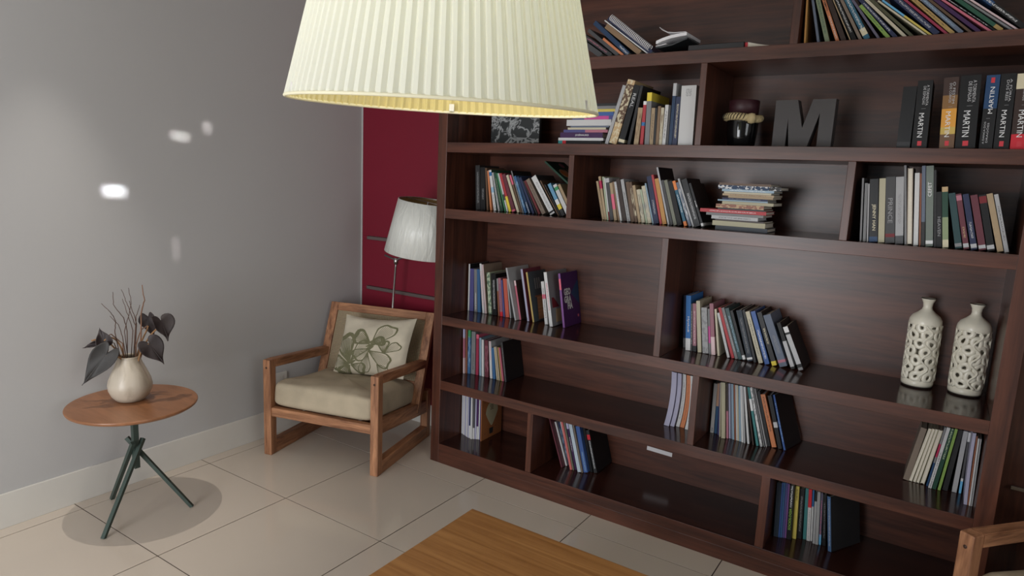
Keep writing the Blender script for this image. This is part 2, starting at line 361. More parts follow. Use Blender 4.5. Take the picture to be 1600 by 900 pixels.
# pillow: local a across, b up, n out of the face
def pillow():
    n = 30; hw, hh, th = .222, .170, .056
    P = {}; V = []; Fc = []
    def thick(a, b): return th*max(0, (1-abs(a)**2.6))**.55*max(0, (1-abs(b)**2.6))**.55
    def pos(a, b, s):
        pinch = 1-.05*(1-a*a)*abs(b)**4; pin2 = 1-.05*(1-b*b)*abs(a)**4
        wr = (.006*sin(7*a+4*b)*max(0, a)+.005*sin(11*b-5*a+1)*max(0, b)+.004*sin(16*(a-b))*max(0, a*1.2-.2))*(1-a**6)*(1-b**6)
        return Vector((a*hw*pin2+.018*b, -s*(thick(a, b)+.001)-wr, b*hh*pinch-.012*(1-a*a)*(b > .0)*b))
    for s in (1, -1):
        base = len(V)
        for i in range(n+1):
            for j in range(n+1):
                V.append(pos(-1+2*i/n, -1+2*j/n, s))
        for i in range(n):
            for j in range(n):
                q = (base+i*(n+1)+j, base+(i+1)*(n+1)+j, base+(i+1)*(n+1)+j+1, base+i*(n+1)+j+1)
                Fc.append(q if s == 1 else q[::-1])
    o = pyd('throw_pillow', V, Fc, M_pillow, None, True)
    bm = bmesh.new(); bm.from_mesh(o.data); bmesh.ops.remove_doubles(bm, verts=bm.verts[:], dist=.0005); bm.to_mesh(o.data); bm.free()
    # printed butterflies: flat ribbons lying on the face
    pv = []; pf = []
    def ribbon(pts, w):
        pts = [Vector(p) for p in pts]; base = len(pv)
        for i, p in enumerate(pts):
            a = pts[max(0, i-1)]; b = pts[min(len(pts)-1, i+1)]; t = (b-a); t = t.normalized() if t.length > 1e-6 else Vector((1, 0)); nn = Vector((-t.y, t.x))
            ww = w[i] if isinstance(w, list) else w
            for s in (-1, 1):
                q = p+nn*ww*s; c = pos(max(-1, min(1, q.x)), max(-1, min(1, q.y)), 1); pv.append(c+Vector((0, -.0012, 0)))
        for i in range(len(pts)-1): pf.append((base+2*i, base+2*i+1, base+2*i+3, base+2*i+2))
    def wing(cx, cy, ang, L, wid, veins=6, w=.012, fat=2.2):
        ca, sa = cos(ang), sin(ang)
        def tr(x, y): return (cx+(x*ca-y*sa), cy+(x*sa+y*ca)*1.1)
        out = [];ws = []
        for k in range(29):
            t = 2*pi*k/28; rr = (1-cos(t))/2
            y = -wid*sin(t)*(.22+.95*rr); x = L*(rr**.8)*(1+.10*sin(t))-.03*L*cos(6*t)*rr
            out.append(tr(x, y)); ws.append(w*(1+fat*max(0, rr-.55)))
        ribbon(out, ws)
        for k in range(veins):
            f = -1+2*(k+.5)/veins; pts = []
            for q in range(8):
                s = q/7*.93; pts.append(tr(L*s*(1-.16*f*f), wid*.82*f*s**.75*(1.02-.2*s)))
            ribbon(pts, w*.33)
    # large pair, left pair, small one, lower ones
    wing(.05, -.05, radians(58), .80, .30, 9, .016); wing(.0, .05, radians(150), .52, .26, 8, .030, 2.5); wing(.02, .10, radians(12), .34, .16, 6, .030, 2)
    wing(.0, -.18, radians(-30), .72, .24, 8, .014); wing(.05, -.12, radians(215), .50, .24, 8, .014); wing(.0, -.25, radians(-95), .62, .2, 9, .010, 1.2)
    wing(-.50, -.58, radians(112), .80, .34, 10, .034, 2.6); wing(-.44, -.55, radians(58), .72, .22, 7, .016, 2)
    wing(-.52, -.66, radians(178), .46, .26, 8, .030, 2); wing(-.48, -.70, radians(235), .34, .22, 6, .034, 2); wing(-.42, -.68, radians(-20), .40, .2, 7, .020, 2)
    wing(.42, -.22, radians(98), .34, .16, 5, .018, 2); wing(.44, -.22, radians(40), .44, .17, 6, .012, 1.5)
    wing(.30, -.60, radians(-50), .40, .2, 8, .010, 1.2)
    for (x, y, r_) in ((-.5, -.62, .10), (.03, -.1, .10), (.0, -.02, .09), (.42, -.2, .05), (-.42, -.6, .12)):
        ribbon([(x-r_, y-r_*.5), (x, y), (x+r_, y+r_*.6)], [r_*.15, r_*.5, r_*.1])
    pyd('butterfly_print', pv, pf, M_print, o)
    pv2, pf2 = pv, pf; pv = []; pf = []
    return o
pl = pillow()
th_ = radians(14.66); wv = Vector((cos(th_), sin(th_), 0)); dvv = Vector((-sin(th_), cos(th_), 0)); CO = Vector((-.725, -.501, 0))
upv = dvv*sin(.345)+Vector((0, 0, 1))*cos(.345); nv_ = wv.cross(upv)  # points to the rear
R3 = Matrix((wv, nv_ * -1 if False else dvv*cos(.345)-Vector((0, 0, 1))*sin(.345), upv)).transposed()
roll = Matrix.Rotation(radians(-3), 3, 'Y')
pm = (R3 @ roll).to_4x4(); pm.translation = CO+wv*.410+dvv*.428+Vector((0, 0, .545)); pl.matrix_world = pm
tag(pl, 'square cream throw pillow with green butterfly print leaning on the cane chair back', 'pillow')

# ------------------------------------------------------------------ round side table with its vase
RT = Vector((-.629, -1.211, 0))
rt = empty('side_table', RT); tag(rt, 'small round side table with orange-brown veneer top and dark green crossed legs', 'side table')
lathe('tabletop', [(0.0001, .482), (.236, .482), (.247, .489), (.2494, .4955), (.2485, .4985), (.245, .500), (0.0001, .500)], M_rtable, rt, seg=96, smooth=False)
bm = bmesh.new(); bar(bm, (0, 0, .205), (0, 0, .4815), .022, .022, (0, 1, 0)); link('column', bm, M_green, rt)
TD = Vector((-.8943, .4474, 0)); TR_ = Vector((.4474, .8943, 0))
for k, (e, tp) in enumerate((((-.129, -.186, 0), (.030, .010, .33)), ((.206, -.050, 0), (-.031, .0335, .334)), ((-.102, .173, 0), (-.008, -.030, .33)))):
    e = TR_*e[0]+TD*e[1]; top = TR_*tp[0]+TD*tp[1]+Vector((0, 0, tp[2]))
    bm = bmesh.new(); bar(bm, e, top, .016, .016, (0, 0, 1))
    for v in bm.verts: v.co.z = max(v.co.z, 0)
    link('leg', bm, M_green, rt)
VB = Vector((-.668, -1.200, .5005))
LAT = Vector((.4418, .8971, 0))
def vase_mat():
    mt, nt, b = newmat('cream_glazed_pottery')
    tc = N(nt, 'ShaderNodeTexCoord'); n = N(nt, 'ShaderNodeTexNoise'); n.inputs['Scale'].default_value = 14; n.inputs['Detail'].default_value = 6; n.inputs['Distortion'].default_value = 1
    mp = N(nt, 'ShaderNodeMapping'); mp.inputs['Scale'].default_value = (1, 1, .35); nt.links.new(tc.outputs['Object'], mp.inputs[0]); nt.links.new(mp.outputs[0], n.inputs['Vector'])
    rp = N(nt, 'ShaderNodeValToRGB'); e = rp.color_ramp.elements; e[0].position = .3; e[0].color = L4((158, 145, 126)); e[1].position = .55; e[1].color = L4((196, 185, 168))
    nt.links.new(n.outputs['Fac'], rp.inputs[0]); nt.links.new(rp.outputs[0], b.inputs['Base Color']); b.inputs['Roughness'].default_value = .35
    return mt
M_pot = vase_mat()
pv_ = lathe('vase', [(.0001, 0), (.044, 0), (.056, .004), (.072, .022), (.083, .048), (.0855, .068), (.081, .092), (.068, .125), (.053, .158), (.045, .178), (.0435, .190), (.044, .194), (.041, .194), (.039, .185), (.045, .165), (.06, .13), (.07, .09), (.06, .03), (.0001, .02)], M_pot, None, 64, VB)
tag(pv_, 'cream pear-shaped ceramic vase of dark leaves and twigs on the round table', 'vase')
M_leaf = plain('dark_aubergine_leaf', (48, 39, 39), .6, noise=.25, scale=30, bump=.3, bscale=60)
M_leaf2 = plain('grey_green_leaf', (50, 48, 47), .6, noise=.2, scale=30, bump=.3, bscale=60)
M_stem = plain('tan_stem', (150, 112, 74), .6, noise=.15)
M_twig = plain('brown_twig', (84, 60, 48), .7, noise=.25, scale=40)
M_twig2 = plain('reddish_twig', (126, 92, 70), .7, noise=.2, scale=40)
def at(lat, z, dep=0): return VB+LAT*lat+Vector((0, 0, z))+Vector((-.8971, .4418, 0))*dep
def heart(name, c, tip, wdt, face, mt, parent, curl=.25, notch=.18):
    """heart shaped leaf blade: c = stalk point, tip = leaf tip, face = rough normal"""
    c = Vector(c); tip = Vector(tip); Lg = (tip-c).length; t = (tip-c).normalized(); n = Vector(face); n = (n-t*n.dot(t)).normalized(); s = n.cross(t)
    V = [c]; Fc = []; nu, nv = 40, 9
    for k in range(1, nv+1):
        f = k/nv
        for i in range(nu):
            q = 2*pi*i/nu; hx = sin(q)**3; hy = (13*cos(q)-5*cos(2*q)-2*cos(3*q)-cos(4*q)-5)/22
            x, y = f*hx*wdt*.98, -f*hy*Lg
            V.append(c+t*y+s*x+n*(curl*wdt*1.3*f*f*hx*hx-curl*Lg*.3*(max(0, y)/Lg)**2-.10*Lg*(max(0, -y)/Lg)+.004*sin(7*q)*f*f))
    for i in range(nu): Fc.append((0, 1+i, 1+(i+1) % nu))
    for k in range(nv-1):
        for i in range(nu): Fc.append((1+k*nu+i, 1+(k+1)*nu+i, 1+(k+1)*nu+(i+1) % nu, 1+k*nu+(i+1) % nu))
    o = pyd(name, V, Fc, mt, parent, True)
    sm = o.modifiers.new('thick', 'SOLIDIFY'); sm.thickness = .0016
    return o
def anth(stempts, c, tip, wdt, face, label, mt, curl=.25):
    st = tube('artificial_leaf', bez(stempts, 16), .0034, M_stem, None, 8); tag(st, label, 'artificial leaf', 'dark leaves in the cream vase')
    st.data.materials[0] = M_stem
    heart('leaf_blade', c, tip, wdt, face, mt, st, curl)
    return st
def bez(p, n):
    p = [Vector(q) for q in p]; out = []
    for i in range(n+1):
        t = i/n; q = p[:]
        while len(q) > 1: q = [q[k]*(1-t)+q[k+1]*t for k in range(len(q)-1)]
        out.append(q[0])
    return out
FCE = Vector((.8971, -.4418, .25))
base0 = at(0, .12)
anth([at(-.01, .10), at(-.015, .30), at(-.07, .29), at(-.085, .268, -.01)], at(-.085, .262, -.01), at(-.10, .322, .0), .032, FCE+Vector((0, 0, .1)), 'dark curled leaf rising at the far left of the cream vase', M_leaf, .5)
anth([at(.0, .10, -.02), at(-.02, .215, -.025), at(-.04, .203, -.04), at(-.082, .215, -.05)], at(-.082, .218, -.05), at(-.172, .100, -.06), .050, FCE+LAT*-.3, 'long grey-green pointed leaf hanging low left of the cream vase', M_leaf2, .2)
anth([at(.02, .10), at(.03, .25), at(.07, .28), at(.078, .31, .03)], at(.080, .343, .03), at(.096, .256, .03), .036, FCE-LAT*.5, 'dark cupped leaf, inner of the two upper right leaves over the vase', M_leaf, .3)
anth([at(.03, .10, .02), at(.05, .26, .02), at(.10, .29, .01), at(.118, .315, -.03)], at(.125, .345, -.05), at(.150, .268, -.09), .050, FCE+LAT*.5, 'dark leaf with reddish rim, highest right of the cream vase', M_leaf, .35)
anth([at(.02, .10, -.02), at(.04, .22, -.03), at(.055, .255, -.05), at(.075, .252, -.06)], at(.078, .250, -.06), at(.130, .163, -.075), .050, FCE+LAT*.2, 'dark broad leaf drooping low right of the cream vase', M_leaf, .2)
anth([at(-.005, .10, .01), at(-.04, .27, .02), at(-.10, .28, .01), at(-.13, .27, 0)], at(-.118, .252, .02), at(-.165, .236, .02), .012, FCE, 'narrow dark leaf pointing outward at the far left of the vase', M_leaf, .6)
tw = [([(-.02, .10), (-.045, .30), (-.04, .345), (-.055, .385), (-.088, .425)], .0022, 0, 'short'), ([(-.01, .10), (.0, .30), (-.012, .36), (-.045, .42), (-.045, .47)], .0022, 0, ''), ([(.0, .10), (.02, .30), (.005, .37), (-.012, .44)], .002, 0, ''), ([(.01, .10), (.03, .32), (.012, .39), (.0, .43), (-.015, .48)], .002, 0, ''), ([(.0, .1), (-.01, .3), (.02, .42), (.012, .485)], .0018, 0, ''),
      ([(.015, .10), (.035, .33), (.02, .40), (.012, .43)], .0022, 0, ''), ([(.02, .10), (.028, .30), (.035, .36), (.05, .41)], .0022, 0, ''), ([(.03, .10), (.05, .28), (.055, .37), (.068, .43), (.062, .495)], .0036, 1, ''), ([(-.015, .10), (-.02, .25), (-.06, .29), (-.075, .285)], .003, 1, ''), ([(-.03, .10), (-.04, .22), (-.05, .25), (-.08, .265)], .0026, 0, ''), ([(.0, .10), (-.02, .28), (-.03, .33), (-.06, .37)], .002, 0, ''), ([(.02, .10), (.03, .24), (.05, .30), (.075, .32)], .003, 1, '')]
tl = ['curly twig bending outward at the left of the vase', 'tall thin twig, leftmost of the tall twigs in the vase', 'thin dark twig second from left among tall twigs', 'wavy dark twig tallest at the middle of the vase', 'fine twig curving right at the centre top of the vase', 'short dark twig in the middle of the vase bundle', 'dark twig forked outward right of the middle bundle', 'thick reddish twig standing tallest at the right of the vase', 'tan arched stem bending left over the vase rim', 'stubby dark twig poking low left from the vase', 'thin twig crossing leftward through the bundle', 'tan stem arching right under the upper leaves']
for (pts, r_, k, _), lb in zip(tw, tl):
    P_ = []
    for i in range(len(pts)-1):
        for q in range(5):
            f = q/5; a = pts[i]; b = pts[i+1]
            P_.append(at(a[0]+(b[0]-a[0])*f+random.uniform(-.0015, .0015)*(i > 0), a[1]+(b[1]-a[1])*f, .012*sin(len(P_)*.5+pts[-1][0]*40)*min(1, len(P_)/6)))
    P_.append(at(pts[-1][0], pts[-1][1], .0))
    n_ = len(P_)
    tag(tube('twig', P_, [r_*(1-.5*i/n_) for i in range(n_)], M_twig2 if k else M_twig, None, 6), lb, 'twig', 'twigs in the cream vase')

# ------------------------------------------------------------------ coffee table
CT = empty('coffee_table', (.94, -2.0, 0)); tag(CT, 'square honey-brown wooden coffee table cropped by the bottom of the photo', 'coffee table')
boxob('tabletop', (0, 1.12, 0, 1.10, .352, .400), M_ctable, CT, bev=.003)
for x in (.04, 1.01):
    for y in (.04, .99): boxob('leg', (x, x+.07, y, y+.07, 0, .352), M_ctable, CT, bev=.002)

# ------------------------------------------------------------------ ceiling spot over the side table
sp = empty('ceiling_spotlight', (-.60, -1.36, CZ)); tag(sp, 'small recessed ceiling spotlight above the round side table', 'ceiling light')
lathe('trim_ring', [(.030, -.001), (.045, -.001), (.047, -.004), (.045, -.007), (.031, -.005), (.029, .0)], M_white, sp, 32)
l = bpy.data.lights.new('spot_lamp', 'SPOT'); l.energy = 52; l.spot_size = radians(47); l.spot_blend = .9; l.shadow_soft_size = .01; l.color = (1, .94, .86)
o = bpy.data.objects.new('spot_lamp', l); COL.objects.link(o); o.parent = sp; o.location = (0, 0, -.02)

# ------------------------------------------------------------------ pendant lamp
PC = Vector((1.312, -1.559, 1.644)); NRM = Vector((.04, -.036, 1)).normalized()
pd = empty('pendant_lamp', PC); pd.rotation_euler = NRM.to_track_quat('Z', 'Y').to_euler()
tag(pd, 'large pleated cream cone-shaped pendant lamp hanging over the coffee table', 'pendant lamp')
def shade_mat(name, c, tr, fac):
    mt = bpy.data.materials.new(name); mt.use_nodes = True; nt = mt.node_tree; nt.nodes.clear()
    out = N(nt, 'ShaderNodeOutputMaterial'); d = N(nt, 'ShaderNodeBsdfDiffuse'); t = N(nt, 'ShaderNodeBsdfTranslucent'); mx = N(nt, 'ShaderNodeMixShader')
    d.inputs[0].default_value = L4(c); t.inputs[0].default_value = L4(tr); mx.inputs[0].default_value = fac
    nt.links.new(d.outputs[0], mx.inputs[1]); nt.links.new(t.outputs[0], mx.inputs[2]); nt.links.new(mx.outputs[0], out.inputs[0])
    return mt
M_shade = shade_mat('pleated_cream_fabric', (232, 232, 224), (222, 230, 210), .34)
nt_ = M_shade.node_tree; gm = N(nt_, 'ShaderNodeNewGeometry'); mxc = N(nt_, 'ShaderNodeMix', data_type='RGBA')   # outer cloth white, bulb's yellow glow put into the inside colour
mxc.inputs[6].default_value = L4((234, 234, 226)); mxc.inputs[7].default_value = L4((236, 218, 150)); nt_.links.new(gm.outputs['Backfacing'], mxc.inputs[0])
nt_.links.new(mxc.outputs[2], [n for n in nt_.nodes if n.type == 'BSDF_DIFFUSE'][0].inputs[0])
M_rim = plain('cream_rim_tape', (226, 220, 190), .8)
NP = 96; V = []; Fc = []; HS = .36; R0_, R1_ = .300, .212; rows = 8
for k in range(rows+1):
    f = k/rows; r = R0_+(R1_-R0_)*f
    for i in range(NP*4):
        ph = i % 4; a = 2*pi*(i//4+(0, .12, .5, .88)[ph])/NP
        rr = r+(0, .0042, .0050, -.0006)[ph]*(.5+.5*(1-f))-.004
        V.append((rr*cos(a), rr*sin(a), f*HS))
n_ = NP*4
for k in range(rows):
    for i in range(n_):
        j = (i+1) % n_; Fc.append((k*n_+i, k*n_+j, (k+1)*n_+j, (k+1)*n_+i))
pyd('lamp_shade', V, Fc, M_shade, pd)
def ring(name, r, z, mt, parent, w=.0028, seg=96):
    pts = [(r*cos(2*pi*i/seg), r*sin(2*pi*i/seg), z) for i in range(seg+1)]
    return tube(name, pts, w, mt, parent, 8)
ring('rim_tape', .2985, .001, M_rim, pd, .0032); ring('top_ring', .209, HS, M_rim, pd)
for a in (198, 318, 78):
    bm = bmesh.new(); box(bm, .285, .2965, -.006, .006, .003, .020, bev=.001); c_ = link('clip', bm, M_white, pd); c_.rotation_euler = (0, 0, radians(a))
M_bulb, nt_, b_ = newmat('warm_bulb_glass'); b_.inputs['Emission Color'].default_value = (1, .9, .55, 1); b_.inputs['Emission Strength'].default_value = 6
for a in (0, 120, 240):
    tube('spoke', [(0, 0, HS), (.207*cos(radians(a)), .207*sin(radians(a)), HS)], .002, M_chrome, pd, 6)
bl = lathe('bulb', [(.0001, .0), (.018, .005), (.030, .025), (.032, .045), (.024, .07), (.014, .09), (.014, .10)], M_bulb, pd, 24, (0, 0, .20))
lathe('socket', [(.0001, 0), (.019, 0), (.019, .06), (.008, .075), (.0001, .075)], M_white, pd, 24, (0, 0, .30))
tube('cord', [(0, 0, .37), (-.014, .013, .62), (-.036, .033, CZ-PC.z-.02)], .003, M_white, pd, 8)
l = bpy.data.lights.new('pendant_bulb', 'POINT'); l.energy = 1.8; l.color = (1, .98, .89); l.shadow_soft_size = .05
o = bpy.data.objects.new('pendant_bulb', l); COL.objects.link(o); o.parent = pd; o.location = (0, 0, .13)
lathe('ceiling_rose', [(.0001, 0), (.05, 0), (.05, -.012), (.02, -.022), (.0001, -.022)], M_white, pd, 32, (-.036, .033, CZ-PC.z-.0015))

# ------------------------------------------------------------------ floor lamp behind the armchair
FB = Vector((-.60, .275, 0))
fl_ = empty('floor_lamp', FB); tag(fl_, 'floor lamp with plastic-wrapped grey shade standing behind the armchair', 'floor lamp')
lathe('base', [(.0001, 0), (.088, 0), (.088, .008), (.08, .014), (.012, .02), (.0001, .02)], M_chrome, fl_, 40)
PT = Vector((.095, -.02, 1.0))
tube('pole', [(0, 0, .015), PT], .0065, M_chrome, fl_, 12)
tube('arm', [PT+Vector((-.09, .0, .025)), PT+Vector((0, 0, .005)), PT+Vector((.27, -.125, .088))], .006, M_chrome, fl_, 10)
lathe('pivot', [(.0001, -.018), (.013, -.018), (.015, 0), (.013, .018), (.0001, .018)], M_chrome, fl_, 20, PT)
def wrap_mat():
    mt, nt, b = newmat('plastic_wrapped_shade')
    b.inputs['Base Color'].default_value = L4((218, 220, 214)); b.inputs['Roughness'].default_value = .4; b.inputs['Coat Weight'].default_value = .6; b.inputs['Coat Roughness'].default_value = .12
    tc = N(nt, 'ShaderNodeTexCoord'); mp = N(nt, 'ShaderNodeMapping'); mp.inputs['Scale'].default_value = (1, 1, .12); mp.inputs['Rotation'].default_value = (.15, .25, 0)
    n = N(nt, 'ShaderNodeTexNoise'); n.inputs['Scale'].default_value = 34; n.inputs['Detail'].default_value = 4; n.inputs['Distortion'].default_value = 1.2
    nt.links.new(tc.outputs['Object'], mp.inputs[0]); nt.links.new(mp.outputs[0], n.inputs['Vector'])
    bp = N(nt, 'ShaderNodeBump'); bp.inputs['Strength'].default_value = .8; bp.inputs['Distance'].default_value = .010
    nt.links.new(n.outputs['Fac'], bp.inputs['Height']); nt.links.new(bp.outputs[0], b.inputs['Normal']); nt.links.new(bp.outputs[0], b.inputs['Coat Normal'])
    return mt
sh = lathe('lamp_shade', [(.200, 0), (.203, .001), (.158, .285), (.155, .285)], wrap_mat(), fl_, 72)
lathe('shade_lining', [(.198, .001), (.1545, .283)], plain('gold_lining', (150, 120, 76), .5, metal=.3), sh, 48)
sh.location = (.405, -.150, 1.083); sh.rotation_euler = (0, radians(7), 0)
ring('shade_ring', .156, .280, M_chrome, sh, .002, 48)
tube('harp', [(0, 0, .0), (.0, 0, .1), (0, 0, .282)], .005, M_chrome, sh, 8)
tube('shade_spoke', [(-.154, 0, .28), (.154, 0, .28)], .002, M_chrome, sh, 6)
# wall socket
ws = empty('wall_socket', (WX, -.263, .318)); tag(ws, 'white electric socket plate on grey wall behind the corner armchair', 'socket')
boxob('plate', (0, .009, -.06, .06, -.038, .038), M_white, ws, bev=.003); boxob('insert', (.009, .012, -.03, .03, -.02, .02), M_white, ws, bev=.001)

# ------------------------------------------------------------------ things on the second shelf
Z2 = 1.6685
def pict():
    mt, nt, b = newmat('monochrome_print')
    tc = N(nt, 'ShaderNodeTexCoord'); v = N(nt, 'ShaderNodeTexVoronoi', feature='DISTANCE_TO_EDGE'); v.inputs['Scale'].default_value = 11
    n = N(nt, 'ShaderNodeTexNoise'); n.inputs['Scale'].default_value = 14; n.inputs['Detail'].default_value = 8; n.inputs['Distortion'].default_value = 2.5
    mxv = N(nt, 'ShaderNodeVectorMath', operation='MULTIPLY_ADD'); mxv.inputs[1].default_value = (.12, .12, .12)
    nt.links.new(n.outputs['Color'], mxv.inputs[0]); nt.links.new(tc.outputs['Object'], mxv.inputs[2]); nt.links.new(tc.outputs['Object'], n.inputs['Vector']); nt.links.new(mxv.outputs[0], v.inputs['Vector'])
    rp = N(nt, 'ShaderNodeValToRGB'); e = rp.color_ramp.elements; e[0].position = 0; e[0].color = L4((176, 178, 178)); e[1].position = .09; e[1].color = L4((42, 45, 46))
    nt.links.new(v.outputs['Distance'], rp.inputs[0]); nt.links.new(rp.outputs[0], b.inputs['Base Color']); b.inputs['Roughness'].default_value = .5
    return mt
pc = empty('picture_canvas', (.146, .245, Z2)); tag(pc, 'black and white abstract canvas standing left on the second shelf', 'picture')
cv = boxob('canvas', (0, .29, 0, .02, 0, .21), plain('black_canvas', (30, 30, 31), .7), pc, bev=.002)
pyd('print', [(0.002, -.0006, .002), (.288, -.0006, .002), (.288, -.0006, .208), (.002, -.0006, .208)], [(0, 1, 2, 3)], pict(), cv)
M_lg = plain('pale_print_ink', (150, 152, 152), .6)
for k, pts in enumerate(([(.075, .005), (.125, .045), (.165, .030), (.118, .002)], [(.165, .004), (.155, .042), (.215, .040), (.228, .004)])):
    c_ = Vector((sum(p[0] for p in pts)/4, sum(p[1] for p in pts)/4)); V = []; 
    for p in pts: V.append((p[0], -.0012, p[1]))
    for p in pts: q = c_+(Vector(p)-c_)*.62; V.append((q.x, -.0012, q.y))
    pyd('printed_frame_outline', V, [(i, (i+1) % 4, 4+(i+1) % 4, 4+i) for i in range(4)], M_lg, cv)
M_ink = plain('black_glass', (9, 10, 11), .08, spec=.6); M_mar = plain('maroon_band', (52, 20, 28), .5); M_rope = plain('sisal_rope', (188, 170, 128), .85, noise=.2, scale=60); M_cordd = plain('dark_cord', (40, 32, 26), .8)
jr = empty('jar', (1.437, .135, Z2)); tag(jr, 'dark glass jar with twisted rope collar and maroon top, left of letter M', 'jar')
lathe('glass_body', [(.0001, .0), (.045, .0), (.052, .01), (.058, .06), (.060, .105), (.056, .125), (.0001, .125)], M_ink, jr, 48)
lathe('maroon_collar', [(.054, .125), (.056, .125), (.057, .178), (.054, .180), (.050, .178), (.0505, .13)], M_mar, jr, 48)
V = []; Fc = []
for s in range(3):
    pts = []
    for i in range(97):
        a = 2*pi*i/96; q = 11*a+s*2*pi/3; rr = .062+.0075*cos(q); z = .116+.0075*sin(q)-.008*max(0, cos(a+.5))**3
        pts.append((rr*cos(a), rr*sin(a), z))
    tube_data(pts, .0078, 7, V, Fc)
pyd('rope', V, Fc, M_rope, jr, True)
kn = lathe('rope_knot', [(.0001, -.02), (.012, -.017), (.018, 0), (.012, .017), (.0001, .02)], M_rope, jr, 20, (.045, -.052, .108))
V = []; Fc = []
for i in range(11):
    a = -pi*.95+i*.17; tube_data([(.0735*cos(a-.04), .0735*sin(a-.04), .106), (.0775*cos(a+.02), .0775*sin(a+.02), .117), (.0735*cos(a+.09), .0735*sin(a+.09), .127)], .0016, 5, V, Fc)
pyd('cord_winding', V, Fc, M_cordd, jr, True)
mo = [(0, 0), (145, 0), (149, 320), (185, 0), (375, 0), (479, 370), (480, 0), (625, 0), (630, 512), (395, 512), (309, 215), (235, 512), (0, 512)]
k_ = .178/512; bm = bmesh.new()
vs = [bm.verts.new((x*k_*.97, 0, z*k_)) for x, z in mo]; f = bm.faces.new(vs)
r_ = bmesh.ops.extrude_face_region(bm, geom=[f]); bmesh.ops.translate(bm, verts=[v for v in r_['geom'] if isinstance(v, bmesh.types.BMVert)], vec=(0, .045, 0))
bmesh.ops.triangulate(bm, faces=bm.faces[:])
ml = link('letter_ornament', bm, plain('charcoal_painted_letter', (66, 62, 62), .55, noise=.05)); ml.location = (1.556, .13, Z2); ml.rotation_euler = (0, 0, radians(-4))
tag(ml, 'solid charcoal letter M ornament standing on the second shelf', 'letter')

# ------------------------------------------------------------------ openwork ceramic vases
M_cer = plain('cream_crackle_glaze', (234, 229, 212), .25, noise=.06, scale=25, spec=.5)
M_raw = plain('dark_raw_clay', (40, 32, 28), .8)
def openwork(seed):
    rnd = random.Random(seed)
    r = empty('ceramic_vase')
    lathe('neck_and_shoulder', [(.0535, .238), (.0545, .246), (.053, .258), (.045, .272), (.028, .285), (.0175, .296), (.0150, .306), (.0165, .320), (.0225, .333), (.0245, .3365), (.0225, .3375), (.0135, .322), (.0115, .306), (.014, .294), (.026, .281), (.045, .262), (.049, .246), (.0495, .238), (.0535, .238)], M_cer, r, 48)
    lip = ring('dark_lip', .0236, .3372, M_raw, r, .0012, 40)
    lathe('base_band', [(.0001, .006), (.052, .006), (.0535, .012), (.0535, .030), (.0495, .031), (.048, .012), (.0001, .010)], M_cer, r, 48)
    lathe('foot', [(.0001, 0), (.0495, 0), (.051, .003), (.0515, .0066), (.0001, .0068)], M_raw, r, 40)
    V = []; Fc = []
    R_ = .0515
    def wrap(x, z, off): return ((R_+off)*cos(x/R_), (R_+off)*sin(x/R_), z)
    def loop2(cx, cz, rx, rz, rot, w, tear):
        n = 22; base = len(V); sec = 6
        for i in range(n):
            t = 2*pi*i/n; m_ = 1+tear*cos(t)
            px, pz = rx*cos(t), rz*sin(t)*m_; qx, qz = px*cos(rot)-pz*sin(rot), px*sin(rot)+pz*cos(rot)
            l_ = sqrt(qx*qx+qz*qz)+1e-6
            for k in range(sec):
                p = 2*pi*k/sec; d = w*cos(p)
                V.append(wrap(cx+qx*(1+d/l_), min(.243, max(.026, cz+qz*(1+d/l_))), .0042*sin(p)))
        for i in range(n):
            for k in range(sec):
                a = base+i*sec+k; b = base+i*sec+(k+1) % sec; c = base+((i+1) % n)*sec+(k+1) % sec; d = base+((i+1) % n)*sec+k
                Fc.append((a, b, c, d))
    circ = 2*pi*R_; nc = 7; nr = 7
    for j in range(nr):
        z = .044+j*(.190/(nr-1))
        for i in range(nc):
            x = (i+.5*(j % 2)+rnd.uniform(-.12, .12))*circ/nc
            loop2(x, z+rnd.uniform(-.002, .002), rnd.uniform(.0150, .0182), rnd.uniform(.0125, .0155), rnd.uniform(0, pi), rnd.uniform(.0082, .0098), rnd.uniform(-.3, .3))
    for s in range(5):
        pts = []
        for i in range(40):
            z = .03+i*.21/39; x = s*circ/5+.012*sin(i*.5+s*1.7+seed); pts.append(wrap(x, z, .0022))
        tube_data(pts, .0042, 6, V, Fc)
    pyd('openwork_body', V, Fc, M_cer, r, True)
    return r
v1 = openwork(3); v1.location = (2.139, .308, .7975); tag(v1, 'cream openwork ceramic vase, left of the pair on the fourth shelf', 'vase', 'openwork vases')
v2 = openwork(8); v2.location = (2.291, .308, .7975); tag(v2, 'cream openwork ceramic vase, right of the pair beside the bookcase side', 'vase', 'openwork vases')
